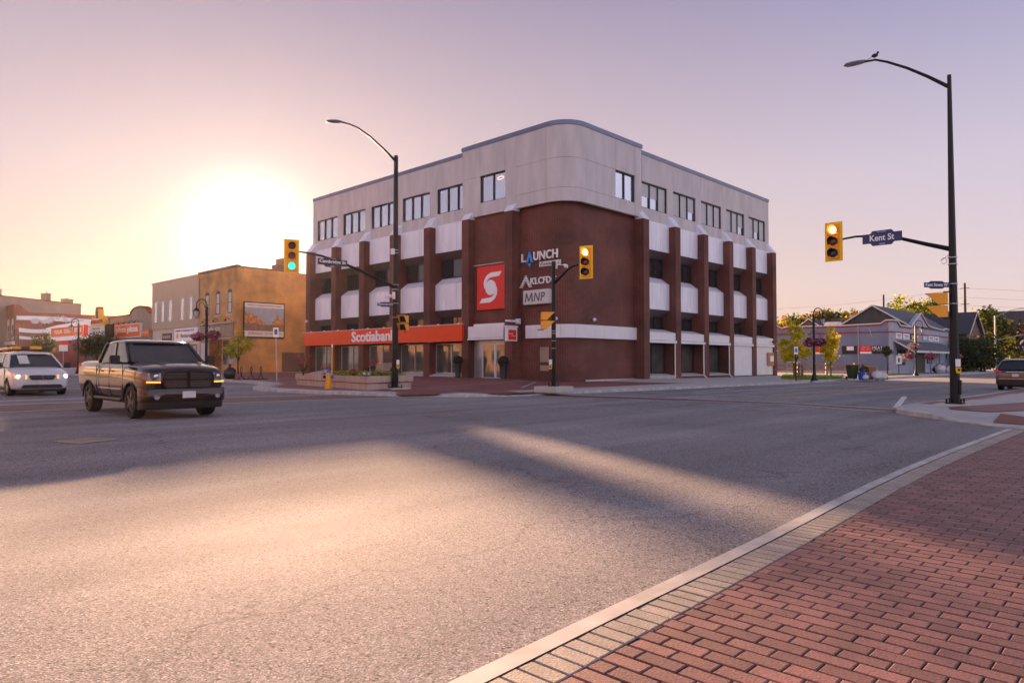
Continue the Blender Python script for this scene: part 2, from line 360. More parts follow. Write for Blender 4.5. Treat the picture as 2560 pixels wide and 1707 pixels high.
def text(name, s, mat, parent, o, u, v, w, h, depth=.02, bold=0, track=1, shear=0):
    """letters fitted into the box whose lower left is o, w along u and h along v"""
    cu = bpy.data.curves.new(name, 'FONT'); cu.body = s; cu.extrude = .02; cu.offset = bold; cu.space_character = track; cu.shear = shear; cu.resolution_u = 3
    t = bpy.data.objects.new(name, cu); COL.objects.link(t); bpy.context.view_layer.update()
    me = bpy.data.meshes.new_from_object(t.evaluated_get(bpy.context.evaluated_depsgraph_get()))
    bpy.data.objects.remove(t); bpy.data.curves.remove(cu)
    xs = [q.co.x for q in me.vertices]; ys = [q.co.y for q in me.vertices]
    x0, x1, y0, y1 = min(xs), max(xs), min(ys), max(ys)
    u, v, o = Vector(u).normalized(), Vector(v).normalized(), Vector(o); n = u.cross(v)
    for q in me.vertices: q.co = o+u*((q.co.x-x0)/(x1-x0)*w)+v*((q.co.y-y0)/(y1-y0)*h)+n*((q.co.z+.02)/.04*depth)
    me.materials.clear(); me.materials.append(MAT[mat]); me.name = name
    ob = bpy.data.objects.new(name, me); COL.objects.link(ob)
    if parent: ob.parent = parent
    return ob
UP = Vector((0,0,1))

# ------------------------------------------------------------------ ground, road, pavements
from mathutils.geometry import delaunay_2d_cdt
def sheet(name, poly, z, mat, t=.0):
    m = MB(); n = len(poly); m.add([(x, y, z) for x, y in poly], [tuple(range(n))])
    o = m.build(name, mat, keep=True); return struct(o)
sheet('ground', [(-300,-300),(620,-300),(620,620),(-300,620)], -.03, 'soil')
sheet('road', [(-40,-60),(500,-60),(500,18),(21,18),(21,400),(-40,400)], 0, 'asphalt')
def seg_dist(p, poly):
    b = 1e9
    for (x0, y0), (x1, y1) in zip(poly, poly[1:]):
        dx, dy = x1-x0, y1-y0; t = max(0, min(1, ((p[0]-x0)*dx+(p[1]-y0)*dy)/(dx*dx+dy*dy)))
        b = min(b, math.hypot(p[0]-x0-t*dx, p[1]-y0-t*dy))
    return b
def offset(poly, d):
    out = []
    for i, p in enumerate(poly):
        a = Vector(poly[max(i-1, 0)]); c = Vector(poly[min(i+1, len(poly)-1)]); t = (c-a).normalized()
        out.append((p[0]-t.y*d, p[1]+t.x*d))
    return out
def smooth_poly(p, it=2):
    for _ in range(it):
        q = [p[0]]
        for a, b in zip(p, p[1:]):
            if math.hypot(a[0]-b[0], a[1]-b[1]) < 12: q += [(a[0]*.75+b[0]*.25, a[1]*.75+b[1]*.25), (a[0]*.25+b[0]*.75, a[1]*.25+b[1]*.75)]
            else: q += [a, b]
        q.append(p[-1]); p = [q[0]]+[b for a, b in zip(q, q[1:]) if math.hypot(a[0]-b[0], a[1]-b[1]) > .02]
    return p
def sm(t): t = max(0, min(1, t)); return t*t*(3-2*t)
RAMPS = [(15.95, 20.3), (19.0, 17.9), (16.6, 2.9), (15.9, 1.0)]
def pz(x, y):
    z = .12+.15*sm((x-20)/8)*sm((y-25)/5)*(1 if y < 70 else 0)
    for c in RAMPS:
        f = max(0, min(1, (math.hypot(x-c[0], y-c[1])-.7)/1.1)); z = min(z, .03+.09*f) if f < 1 else z
    return z
def pavement(name, edge, closing, matfn, mats, step=1.0, box=None):
    edge = smooth_poly(edge)
    inner = offset(edge, -.16); inner2 = inner
    k = MB()
    for i in range(len(edge)-1):
        a, b, c, d = edge[i], edge[i+1], inner[i+1], inner[i]
        za, zb = pz(*d), pz(*c)
        k.add([(*a, -.01), (*b, -.01), (*b, zb-.012), (*a, za-.012), (*c, zb+.004), (*d, za+.004)], [(0,1,2,3),(3,2,4,5)])
    struct(k.build(name.replace('pavement', 'kerb'), 'kerb_concrete', keep=True))
    pts = list(inner)+closing; n = len(pts); ed = [(i, (i+1) % n) for i in range(n)]
    grid = []
    x0, x1, y0, y1 = box
    x = x0
    while x < x1:
        y = y0
        while y < y1: grid.append((x, y)); y += step
        x += step
    r = delaunay_2d_cdt([Vector(p) for p in pts+grid], ed, [tuple(range(n))], 1, 1e-5)
    m = MB(); m.add([(p.x, p.y, pz(p.x, p.y)) for p in r[0]], [tuple(f) for f in r[2]])
    o = m.build(name, mats[0], keep=True)
    for q in mats[1:]: o.data.materials.append(MAT[q])
    for p in o.data.polygons:
        c = p.center; p.material_index = matfn(c.x, c.y)
        if p.normal.z < 0: p.flip()
    return struct(o)
NE = [(19.9,400),(19.9,46),(19.3,41),(18.1,35.6),(15.6,32.0),(14.5,29.8),(14.35,27),(14.4,25),(15.0,23.6),(15.4,21.5),(16.1,19.8),(17.2,18.45),(18.6,17.75),(20.6,17.6),(25.4,17.2),(29,16.9),(47,16.3),(500,16.0)]
NE.reverse()
def ne_mat(x, y):
    d = seg_dist((x, y), NE)
    if x > 34 or y > 120: return 1
    if d < .9 or (x > 20 and y < 19.2): return 1
    return 0
# edge runs so that the pavement lies on its right
pavement('pavement', NE[::-1], [], ne_mat, ['plaza_brick', 'walk_concrete'], 1.0, (14, 60, 16, 80)) if False else None
def fix(edge, inside):
    o = offset(edge, -.16); i = len(edge)//2
    return edge if seg_dist(inside, [o[i-1], o[i]]) < seg_dist(inside, [edge[i-1], edge[i]]) else edge[::-1]
NEf = fix(NE, (30, 30))
cl = [(500, 400)]
pavement('pavement', NEf, cl, ne_mat, ['plaza_brick', 'walk_concrete'], .6, (14, 34, 16, 66))
SE = [(15.85,-40),(15.85,1.0),(15.95,2.2),(16.7,3.14),(17.4,3.8),(18.1,4.55),(18.9,5.2),(20.35,5.45),(22.2,5.5),(25,5.35),(37.6,5.13),(500,4.6)]
SEf = fix(SE, (24, 0))
def se_mat(x, y):
    d = seg_dist((x, y), SE)
    if x > 21.5 and .25 < d < .75: return 1
    return 0
pavement('pavement', SEf, [(500, -40)] if SEf[-1][0] > 100 else [(500, -40)], se_mat, ['walk_concrete', 'plaza_brick'], .3, (16, 42, -1, 6))
def strip(name, pts, w, mat, z=.004, fn=None):
    a = offset(pts, w/2); b = offset(pts, -w/2); m = MB()
    for i in range(len(pts)-1):
        q = [a[i], a[i+1], b[i+1], b[i]]; m.add([(x, y, (fn(x, y) if fn else 0)+z) for x, y in q], [(0,1,2,3)])
    o = m.build(name, mat, keep=True); struct(o)
    for p in o.data.polygons:
        if p.normal.z < 0: p.flip()
    return o
def dense(a, b, n=12): return [(a[0]+(b[0]-a[0])*i/n, a[1]+(b[1]-a[1])*i/n) for i in range(n+1)]
# concrete bands laid in the plaza brick
for a, b in [((19.6,24.3),(29.6,27.2)),((17.8,24.6),(20.4,21.6)),((17.7,25.2),(22.2,23.4)),((20.4,33),(29.6,33)),((19,38),(29.6,38)),((20,43),(29.5,43)),((29.3,26.5),(29.3,64)),((22.5,21.0),(29.2,26.2))]:
    strip('concrete_band', dense(a, b, 24), .12, 'walk_concrete', .012, pz)
for q in [[(15.5,20.6),(16.1,21.5),(17.4,20.6),(16.5,19.4)],[(18.0,18.2),(18.4,19.0),(20.4,18.1),(20.2,17.85)]]:
    m = MB(); m.add([(x, y, pz(x, y)+.02) for x, y in q], [(0,1,2,3)]); o = struct(m.build('tactile_plate', 'tactile_rust', keep=True))
    for p in o.data.polygons:
        if p.normal.z < 0: p.flip()
m = MB()
for q in [[(16.7,2.3),(17.0,2.84),(18.5,2.95),(18.0,2.35)]]:
    m.add([(x, y, pz(x, y)+.010) for x, y in q], [(0,1,2,3)])
    for i in range(8):
        for j in range(4):
            m.add([(16.75+i*.13+dx, 2.45+j*.1+dy, .0+pz(16.9,2.6)+.02) for dx, dy in ((0,0),(.05,0),(.05,.04),(0,.04))], [(0,1,2,3)])
struct(m.build('tactile_plate', 'tactile_rust', keep=True))
m = MB(); m.add([(x, y, .134) for x, y in [(19.3,4.06),(20.2,4.3),(25,3.0),(40,2.8),(40,2.0),(25,2.0),(20.06,2.75),(18.9,3.2)]], [tuple(range(8))]); struct(m.build('brick_band', 'plaza_brick', keep=True))
# decorative crosswalk bands
def cw(near, far):
    m = MB(); n = len(near); m.add([(x, y, .004) for x, y in near+far[::-1]], [(i, i+1, 2*n-2-i, 2*n-1-i) for i in range(n-1)])
    o = struct(m.build('crosswalk', 'crosswalk_brick', keep=True))
    for p in o.data.polygons:
        if p.normal.z < 0: p.flip()
    strip('crosswalk_edge', near, .14, 'paint_white', .008); strip('crosswalk_edge', far, .14, 'paint_white', .008)
cw([(18.9,17.55),(20.0,12.5),(20.5,8.7),(19.2,5.45)], [(20.6,17.5),(21.4,12.6),(21.4,8.8),(20.6,5.6)])
cw([(-12,21.2),(6,21.3),(12,20.8),(15.3,20.0)], [(-12,24.2),(6,24.8),(11,24.3),(14.5,23.4)])
# painted lines
for a, b, w in [((21.15,5.75),(28.3,7.4),.17),((24.9,11.1),(25.2,16.6),.12),((25.2,14.1),(60,13.9),.11),((31.7,15.4),(34.2,13.9),.1),((38,15.4),(40.5,13.9),.1),((26.5,14.9),(31.5,15.5),.1)]:
    strip('painted_line', dense(a, b, 6), w, 'paint_white', .006)
strip('painted_line', [(24.6,11.1),(120,10.4)], .12, 'paint_yellow', .006)
strip('painted_line', [(24.6,10.8),(120,10.1)], .12, 'paint_yellow', .006)
strip('painted_line', [(-12,27.2),(10,27.6)], .3, 'paint_white', .006)
strip('painted_line', [(9.6,28),(9.6,200)], .12, 'paint_yellow', .006)
# brick crosswalk the camera stands beside: flush kerb, soldier course, running bond
EDGE = [(-3.0,2.09),(1.0,2.09),(1.84,2.10),(2.73,2.14),(3.79,2.18),(4.7,2.22),(5.6,2.27),(6.4,2.32),(7.6,2.38),(9.0,2.43),(10.9,2.46),(13,2.46),(15.84,2.45)]
def ey(x):
    for (a, b), (c, d) in zip(EDGE, EDGE[1:]):
        if a <= x <= c: return b+(d-b)*sm((x-a)/(c-a)) if False else b+(d-b)*(x-a)/(c-a)
    return 2.09
m = MB()
xs = [-3+i*.12 for i in range(int(18.84/.12)+1)]
for i in range(len(xs)-1):
    a, b = xs[i], xs[i+1]
    m.add([(a, ey(a), .0), (b, ey(b), .0), (b, ey(b)-.012, .012), (a, ey(a)-.012, .012), (b, ey(b)-.118, .012), (a, ey(a)-.118, .012)], [(0,1,2,3),(3,2,4,5)])
o = struct(m.build('flush_kerb', 'kerb_concrete', keep=True))
for p in o.data.polygons:
    if p.normal.z < 0: p.flip()
sheet('joint_sand', [(x, ey(x)-.118) for x in xs]+[(15.84,-3.2),(-3,-3.2)], .0035, 'dark_void')
me_v, me_f, tones = [], [], []
rr = random.Random(3)
def brick(x0, x1, y0a, y1a, y0b, y1b, tone):
    "slab with bevelled top; ya at x0, yb at x1"
    k = len(me_v); g = .0036; b = .005; z = .010+rr.uniform(-.0012, .0012); t1, t2 = rr.uniform(-.0008, .0008), rr.uniform(-.0008, .0008)
    o = [(x0+g, y0a+g), (x1-g, y0b+g), (x1-g, y1b-g), (x0+g, y1a-g)]
    i = [(x0+g+b, y0a+g+b), (x1-g-b, y0b+g+b), (x1-g-b, y1b-g-b), (x0+g+b, y1a-g-b)]
    me_v.extend([(x, y, .003) for x, y in o]); me_v.extend([(x, y, z-.004) for x, y in o])
    me_v.extend([(i[0][0], i[0][1], z-t1), (i[1][0], i[1][1], z+t1+t2), (i[2][0], i[2][1], z+t1), (i[3][0], i[3][1], z-t1-t2)])
    for j in range(4):
        q = (j+1) % 4; me_f.append((k+j, k+q, k+q+4, k+j+4)); me_f.append((k+j+4, k+q+4, k+q+8, k+j+8))
    me_f.append((k+8, k+9, k+10, k+11)); tones.extend([tone]*9)
x = -2.9
while x < 15.75:
    e0, e1 = ey(x)-.121, ey(x+.102)-.121; v = rr.uniform(.86, 1.12)
    brick(x, x+.102, e0-.205, e0, e1-.205, e1, (.38*v, .335*v, .29*v)); x += .102
x = -2.9; row = 0
while x < 15.75:
    top = ey(x+.05)-.121-.205; y = 2.2+(row % 2)*.1
    while y > -3.0:
        y1, y0 = min(y, top), y-.2
        if y1-y0 > .012:
            v = rr.uniform(.72, 1.18); h = rr.uniform(-.02, .02)
            brick(x, x+.102, y0, y1, y0, y1, ((.25+h)*v, (.120+h*.5)*v, (.108+h*.4)*v))
        y -= .2
    x += .102; row += 1
me = bpy.data.meshes.new('brick_paving'); me.from_pydata(me_v, [], me_f); me.update()
ca = me.color_attributes.new('tone', 'FLOAT_COLOR', 'CORNER')
buf = []
for p in me.polygons: buf.extend([*tones[p.index], 1]*p.loop_total)
ca.data.foreach_set('color', buf); me.materials.append(MAT['paver'])
o = bpy.data.objects.new('brick_paving', me); COL.objects.link(o); struct(o)
# lawns
def lawn(name, poly, z, n, seed, h=.06):
    m = MB(); k = len(poly); m.add([(x, y, z) for x, y in poly], [tuple(range(k))]); struct(m.build('lawn', 'grass', keep=True))
    q = random.Random(seed); g = MB(); xs = [p[0] for p in poly]; ys = [p[1] for p in poly]
    def ins(x, y):
        c = False
        for i in range(k):
            (x0, y0), (x1, y1) = poly[i], poly[(i+1) % k]
            if (y0 > y) != (y1 > y) and x < (x1-x0)*(y-y0)/(y1-y0)+x0: c = not c
        return c
    while n:
        x, y = q.uniform(min(xs), max(xs)), q.uniform(min(ys), max(ys))
        if not ins(x, y): continue
        a = q.uniform(0, 6.28); w = .03; hh = h*q.uniform(.5, 1.3)
        g.add([(x-w*math.cos(a), y-w*math.sin(a), z), (x+w*math.cos(a), y+w*math.sin(a), z), (x+q.uniform(-.03,.03), y+q.uniform(-.03,.03), z+hh)], [(0,1,2)]); n -= 1
    o = g.build('grass', 'grass', keep=True); o['kind'] = 'stuff'
lawn('a', [(45.7,19.3),(44.8,17.9),(50.5,16.9),(54,18.4),(61,20.4),(61,25.6)], .15, 6000, 1)
lawn('b', [(60.5,18.3),(69,17.9),(73,18.4),(73,20),(66,20.2)], .15, 3500, 2)
def grate(loc, a):
    t = thing('drain_grate', 'small square iron drain grate set in the asphalt near the pickup', 'drain grate', loc, a)
    f = MB(); f.box(-.32,.32,-.32,-.27,0,.012).box(-.32,.32,.27,.32,0,.012).box(-.32,-.27,-.27,.27,0,.012).box(.27,.32,-.27,.27,0,.012); f.build('frame', 'steel_grate', t)
    b = MB()
    for i in range(9): b.box(-.25+i*.058,-.25+i*.058+.03,-.27,.27,.002,.010)
    b.build('bars', 'steel_grate', t); d = MB(); d.box(-.27,.27,-.27,.27,.0005,.0015); d.build('opening', 'dark_void', t)
grate((3.4,12.6,.004), .35)
def manhole(loc, label):
    t = thing('manhole_cover', label, 'manhole cover', loc, 0)
    m = MB(); m.lathe([(.38,0),(.38,.008),(.33,.008),(.33,.004),(.30,.008),(.30,.004),(.0,.006)], n=28); m.build('cover', 'steel_grate', t)
    r = MB()
    for i in range(5): r.box(-.2,.2,-.2+i*.09,-.17+i*.09,.005,.011)
    r.build('rib', 'steel_grate', t)
manhole((17.8,8.2,.004), 'round manhole cover in the asphalt near the right crosswalk band')
manhole((10.75,12.6,.004), 'worn manhole cover in the middle of the intersection')

# ------------------------------------------------------------------ corner bank building
BX, BY = 30.1, 24.5
def settle(root, loc):
    loc = Vector(loc); root.location = loc
    for k in kids(root): k.location = k.location-loc
    return root
bank = thing('corner_building', 'four storey corner building of dark brick pilasters under a curved pale concrete top floor', 'building')
def P3(s, u, d, z): return (BX+d, u, z) if s == 0 else (u, BY+d, z)
def fb(m, s, u0, u1, d0, d1, z0, z1):
    a, b = P3(s, u0, d0, z0), P3(s, u1, d1, z1); return m.box(a[0], b[0], a[1], b[1], a[2], b[2])
def fprism(m, s, u0, u1, prof):
    "profile in (d, z), extruded from u0 to u1"
    a = [P3(s, u0, d, z) for d, z in prof]; b = P3(s, u1, 0, 0); c = P3(s, u0, 0, 0)
    return m.prism(a, Vector(b)-Vector(c))
PIT = 3.838
US = {0: [32.69+PIT*i for i in range(6)], 1: [37.53+PIT*i for i in range(6)]}
core = MB(); core.box(BX+1.25, 57.1, BY+1.25, 52.2, 0, 14.55)
core.build('core', 'dark_void', bank)
END = {0: 52.50, 1: 57.33}
for s in (0, 1):
    us = US[s]
    for i, u in enumerate(us+([28.86] if s == 0 else [])):
        m = MB(); d1 = 1.2
        fb(m, s, u, u+.635, 0, d1, -.3, 10.30); m.build('pilaster', 'bank_brick', bank)
        c = MB(); fprism(c, s, u-.04, u+.675, [(-.03, 10.30), (.62, 10.30), (.62, 11.06), (.56, 11.06)]); c.build('pilaster_cap', 'aluminium', bank)
    for i in range(5):
        a, b = us[i]+.635, us[i+1]; w = b-a
        for nm, prof in (('spandrel_panel', [(.5, 10.43), (.5, 8.57), (1.12, 8.57), (1.12, 10.43)]), ('spandrel_panel', [(.5, 6.42), (.5, 4.70), (1.12, 4.70), (1.12, 6.88)])):
            m = MB()
            for j in range(3): fprism(m, s, a+w*j/3+.014, a+w*(j+1)/3-.014, prof)
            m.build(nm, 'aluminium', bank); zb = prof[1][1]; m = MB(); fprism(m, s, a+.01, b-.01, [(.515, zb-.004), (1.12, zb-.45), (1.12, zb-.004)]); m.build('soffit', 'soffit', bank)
        bk = MB(); fb(bk, s, a, b, 1.13, 1.2, 3.2, 10.4); bk.build('recess_wall', 'dark_frame', bank)
        for z0, z1 in ((6.9, 8.14), (3.45, 4.26)):
            f = MB(); g = MB()
            fb(f, s, a, b, 1.04, 1.10, z0, z0+.05); fb(f, s, a, b, 1.04, 1.10, z1-.05, z1)
            for j in (0, 1, 2, 3): fb(f, s, a+(w-.05)*j/3, a+(w-.05)*j/3+.05, 1.035, 1.105, z0+.05, z1-.05)
            fo = f.build('window', 'dark_frame', bank); fb(g, s, a+.02, b-.02, 1.085, 1.125, z0+.02, z1-.02); g.build('pane', 'glass_dark', fo)
        # ground floor
        m = MB(); fprism(m, s, a, b, [(.05, 3.17), (.05, 2.68), (1.1, 2.68), (1.1, 3.42), (.9, 3.42)]); m.build('fascia', 'white_metal', bank)
        if s == 1:
            m = MB(); fb(m, s, a-.05, b+.03, -.04, .5, 2.49, 2.655); m.build('fascia_trim', 'white_metal', bank)
        if s == 1 and i >= 3:
            m = MB()
            for j in range(4): fb(m, s, a+w*j/4+.006, a+w*(j+1)/4-.006, .10, .25, .22, 2.66)
            m.build('wall_panel', 'white_metal', bank)
            m = MB(); fb(m, s, a, b, .02, .8, -.3, .21); m.build('plinth', 'bank_brick', bank)
            continue
        dg = .62 if s == 0 else .95
        f = MB(); n = 2
        fb(f, s, a, b, dg-.05, dg+.02, .50, .56); fb(f, s, a, b, dg-.05, dg+.02, 2.42, 2.48)
        for j in range(n+1): fb(f, s, a+(w-.05)*j/n, a+(w-.05)*j/n+.05, dg-.06, dg+.03, .56, 2.42)
        fo = f.build('shop_window', 'dark_frame' if s else 'galvanised', bank)
        g = MB(); fb(g, s, a+.02, b-.02, dg, dg+.02, .52, 2.46); g.build('pane', 'glass_shop', fo)
        if s == 0:
            g = MB(); fb(g, s, a+.05, b-.05, dg+.022, dg+.04, .52, 1.75); g.build('frosted_film', 'glass_frost', fo)
        m = MB(); fprism(m, s, a, b, [(.0, .30), (.0, .36), (dg, .50), (dg, .30)]); m.build('sill', 'pale_concrete', bank)
        m = MB(); fb(m, s, a, b, .04, 1.1, -.3, .295); m.build('plinth', 'bank_brick' if (s == 0 or i) else 'pale_concrete', bank)
    # top storey, flat part
    for i in range(5):
        u = us[i]; w0, w1 = u+.74, u+3.79; nx = us[i+1]+.74 if i < 4 else END[s]
        m = MB()
        fb(m, s, w0+.006, w1-.006, .60, .85, 12.93, 14.64); fb(m, s, w0+.006, w1-.006, .60, .85, 10.43, 11.23)
        pa = w1+.006 if i < 4 else w1+.006
        fb(m, s, pa, nx-.006, .605, .85, 10.43, 14.64)
        m.build('concrete_panel', 'concrete', bank)
        f = MB(); g = MB(); ww = w1-w0
        fb(f, s, w0, w1, .68, .78, 11.23, 11.29); fb(f, s, w0, w1, .68, .78, 12.85, 12.93)
        for j in range(4): fb(f, s, w0+(ww-.06)*j/3, w0+(ww-.06)*j/3+.06, .67, .79, 11.29, 12.85)
        fo = f.build('window', 'dark_frame', bank); fb(g, s, w0+.02, w1-.02, .76, .80, 11.25, 12.9); g.build('pane', 'glass_top', fo)
        if s == 1:
            rb = random.Random(i)
            g = MB()
            for j in range(3): fb(g, s, w0+ww*j/3+.07, w0+ww*(j+1)/3-.02, .752, .758, 11.30+rb.choice((0, 0, .55, .7)), 12.84)
            g.build('blind', 'blind', fo)
    bk = MB(); fb(bk, s, us[0]+.7, END[s]-.05, .84, 1.24, 10.44, 14.6); bk.build('inner_wall', 'dark_frame', bank)
    m = MB(); fb(m, s, us[0]+.7, END[s]+.03, .56, 1.4, 14.645, 14.90); m.build('roof_flashing', 'flashing', bank)
# end walls
m = MB(); m.box(BX+1.2, 57.30, 51.9, 52.45, -.3, 10.4); m.box(56.7, 57.30, BY+1.2, 51.9, -.3, 10.4); m.build('rear_wall', 'bank_brick', bank)
m = MB(); m.box(BX+.86, 57.33, 52.25, 52.50, 10.43, 14.64); m.box(57.0, 57.30, BY+.86, 52.25, 10.43, 14.64); m.build('rear_parapet', 'concrete', bank)
m = MB(); m.box(BX+1.3, 57.0, BY+1.3, 52.2, 14.551, 14.6); m.build('roof', 'roof_dark', bank)
# rounded corner: path measured from the left facade round to the right one
def path(off, r, uL, uR):
    cx, cy = BX+off+r, BY+off+r
    pts = [(BX+off, uL)]; n = 20
    for i in range(n+1):
        a = math.pi+math.pi/2*i/n; pts.append((cx+r*math.cos(a), cy+r*math.sin(a)))
    pts.append((uR, BY+off)); return pts
def plen(p): return sum(math.hypot(a[0]-b[0], a[1]-b[1]) for a, b in zip(p, p[1:]))
def shell(m, pts, s0, s1, z0, z1, th):
    "thick wall piece between arc lengths s0 and s1"
    acc = 0; sel = []
    for a, b in zip(pts, pts[1:]):
        l = math.hypot(a[0]-b[0], a[1]-b[1]); t = Vector(((b[0]-a[0])/l, (b[1]-a[1])/l))
        lo, hi = max(s0, acc), min(s1, acc+l)
        if hi-lo > 1e-6:
            for q in ((lo-acc)/l, (hi-acc)/l):
                sel.append((a[0]+(b[0]-a[0])*q, a[1]+(b[1]-a[1])*q))
        acc += l
    pp = [sel[0]]
    for q in sel[1:]:
        if math.hypot(q[0]-pp[-1][0], q[1]-pp[-1][1]) > 1e-4: pp.append(q)
    n = len(pp); back = []
    for i in range(n):
        a, b = pp[max(i-1, 0)], pp[min(i+1, n-1)]; l = math.hypot(a[0]-b[0], a[1]-b[1]); t = ((b[0]-a[0])/l, (b[1]-a[1])/l)
        back.append((pp[i][0]-t[1]*th, pp[i][1]+t[0]*th))
    V = [(x, y, z0) for x, y in pp]+[(x, y, z1) for x, y in pp]+[(x, y, z0) for x, y in back]+[(x, y, z1) for x, y in back]
    F = []
    for i in range(n-1):
        F += [(i, i+1, n+i+1, n+i), (2*n+i+1, 2*n+i, 3*n+i, 3*n+i+1), (n+i, n+i+1, 3*n+i+1, 3*n+i), (i+1, i, 2*n+i, 2*n+i+1)]
    F += [(0, n, 3*n, 2*n), (n-1, 3*n-1, 4*n-1, 2*n-1)]
    m.add(V, F); return m
CP = path(.32, 1.55, 33.62, 37.82); TL = plen(CP)
def sL(y): return 33.62-y                      # arc length of a point on the left straight
aL = 33.62-(BY+.32+1.55); aR = aL+math.pi/2*1.55
def sR(x): return aR+x-(BX+.32+1.55)
m = MB(); g = .008
cols = [(0, sL(31.97)), (sL(31.97), sL(29.75)), (sL(29.75), sL(28.85)), (sL(28.85), aL-.1), (aL-.1, aR+.1), (aR+.1, sR(34.98)), (sR(34.98), sR(37.08)), (sR(37.08), TL)]
for j, (a, b) in enumerate(cols):
    if j in (1, 6): rows = [(10.45, 11.25), (12.97, 14.84)]
    elif j in (3, 4, 5): rows = [(10.45, 11.22), (11.235, 12.94), (12.955, 14.84)]
    elif j == 0: rows = [(10.45, 12.97), (12.985, 14.84)]
    else: rows = [(10.45, 14.84)]
    for z0, z1 in rows: shell(m, CP, a+g, b-g, z0, z1, .25)
m.build('corner_panel', 'concrete', bank, smooth=True)
m = MB(); shell(m, path(.55, 1.32, 33.5, 37.7), .02, 100, 10.5, 14.8, .1); m.build('inner_wall', 'dark_frame', bank, smooth=True)
m = MB(); shell(m, path(.27, 1.60, 33.67, 37.87), 0, 100, 14.845, 15.10, .7); m.build('roof_flashing', 'flashing', bank, smooth=True)
for s, w0, w1 in ((0, 29.75, 31.97), (1, 34.98, 37.08)):
    f = MB(); g_ = MB()
    fb(f, s, w0, w1, .42, .52, 11.25, 11.31); fb(f, s, w0, w1, .42, .52, 12.89, 12.97)
    for j in range(3): fb(f, s, w0+(w1-w0-.06)*j/2, w0+(w1-w0-.06)*j/2+.06, .41, .53, 11.31, 12.89)
    fo = f.build('window', 'dark_frame', bank); fb(g_, s, w0+.02, w1-.02, .49, .53, 11.27, 12.95); g_.build('pane', 'glass_top', fo)
    if s == 0:
        r_ = MB(); r_.tube([(BX+.488, 30.05+.22*math.cos(q)*1.2+.25, 12.6+.09*math.sin(q)) for q in [i*math.pi/8 for i in range(17)]], .02, 6); r_.build('ring_lamp', 'light_ring', fo)
m = MB(); shell(m, path(.75, 1.15, 28.9, 37.6), 0, 100, -.3, 10.46, .3); m.build('corner_wall', 'bank_brick', bank, smooth=True)
# white metal band round the corner
bp_ = path(.55, 1.35, 28.3, 37.55); bl = plen(bp_); m = MB(); q = 0; 
nb = 11
for j in range(nb): shell(m, bp_, bl*j/nb+.008, bl*(j+1)/nb-.008, 2.65, 3.42, .19)
m.build('corner_band', 'white_metal', bank, smooth=True)
m = MB(); shell(m, path(.68, 1.2, 27.0, 37.5), 3, 100, -.2, .22, .06); m.build('footing', 'pale_concrete', bank, smooth=True)
# panel wall behind the entrance bay and above it
m = MB(); m.box(BX+.55, BX+.9, 29.5, 32.69, 3.47, 10.46); m.build('entrance_wall', 'bank_brick', bank)
m = MB()
for j in range(3): m.box(BX-.02, BX+.5, 29.56+j*1.045+.006, 29.56+(j+1)*1.045-.006, 2.76, 3.47)
m.box(BX+.1, BX+.5, 29.56, 32.3, 3.475, 3.62); m.box(BX-.05, BX+.5, 29.52, 32.72, 2.63, 2.74); m.build('entrance_canopy', 'white_metal', bank)
m = MB(); m.box(BX+.50, BX+.56, 31.95, 32.68, .15, 2.60); m.box(BX+.50, BX+.54, 29.52, 31.95, 2.44, 2.60); m.build('side_panel', 'galvanised', bank)
for a, b in ((29.60, 30.75), (30.79, 31.93)):
    f = MB(); f.box(BX+.5, BX+.56, a, a+.07, .15, 2.43).box(BX+.5, BX+.56, b-.07, b, .15, 2.43).box(BX+.5, BX+.56, a+.07, b-.07, 2.33, 2.43).box(BX+.5, BX+.56, a+.07, b-.07, .15, .30)
    d = f.build('door', 'white_metal', bank)
    g_ = MB(); g_.box(BX+.52, BX+.54, a+.07, b-.07, .3, 2.33); g_.build('pane', 'glass_shop', d)
    h = MB(); hy = a+.12 if a > 30.7 else b-.12; h.tube([(BX+.5, hy, 1.0), (BX+.44, hy, 1.0), (BX+.44, hy, 1.45), (BX+.5, hy, 1.45)], .014, 6); h.build('handle', 'chrome', d)
m = MB(); m.box(BX+.6, BX+.9, 29.5, 32.69, .1, 2.63); m.build('lobby', 'dark_void', bank)
text('house_number', '165', 'off_white', bank, (BX-.002, 29.30, 2.52), (0,-1,0), UP, .24, .12, .015)
# flush metal panels on the corner wall, ATM, drain pipes, small lights
m = MB(); m.box(BX+.73, BX+.752, 26.62, 27.30, 1.25, 2.12); m.box(BX+.73, BX+.752, 26.62, 27.30, .74, 1.06); m.build('service_panel', 'stucco_tan', bank)
m = MB(); m.box(55.55, 56.68, BY-.02, BY+.1, .95, 2.02); a_ = m.build('cash_machine', 'atm_wood', bank)
m = MB(); m.box(55.95, 56.55, BY-.05, BY-.021, 1.3, 1.75); m.build('screen', 'white_letter', a_)
for x in (US[1][1]-.1, US[1][2]-.1, US[1][3]-.1):
    m = MB(); pts = [(x-.02, BY+.02, 2.6), (x-.02, BY+.02, .45), (x-.02, BY+.02, .32), (x+.25, BY-.12, .12)] if x > 41.5 else [(x-.02, BY+.02, 2.6), (x-.02, BY+.02, .4), (x-.02, BY+.02, .25)]
    m.tube(pts, .05, 4); m.build('drainpipe', 'white_metal', bank)
for x, y, z in ((BX+.62, 24.9+1.1, 3.75), (33.2, BY+.62, 3.75), (BX-.1, 52.2, 4.6)):
    m = MB(); m.lathe([(.02,-.12),(.10,-.08),(.12,.02),(.07,.08),(.02,.1)], (x-.05, y-.05, z), 12); m.build('wall_lamp', 'white_metal', bank, smooth=True)
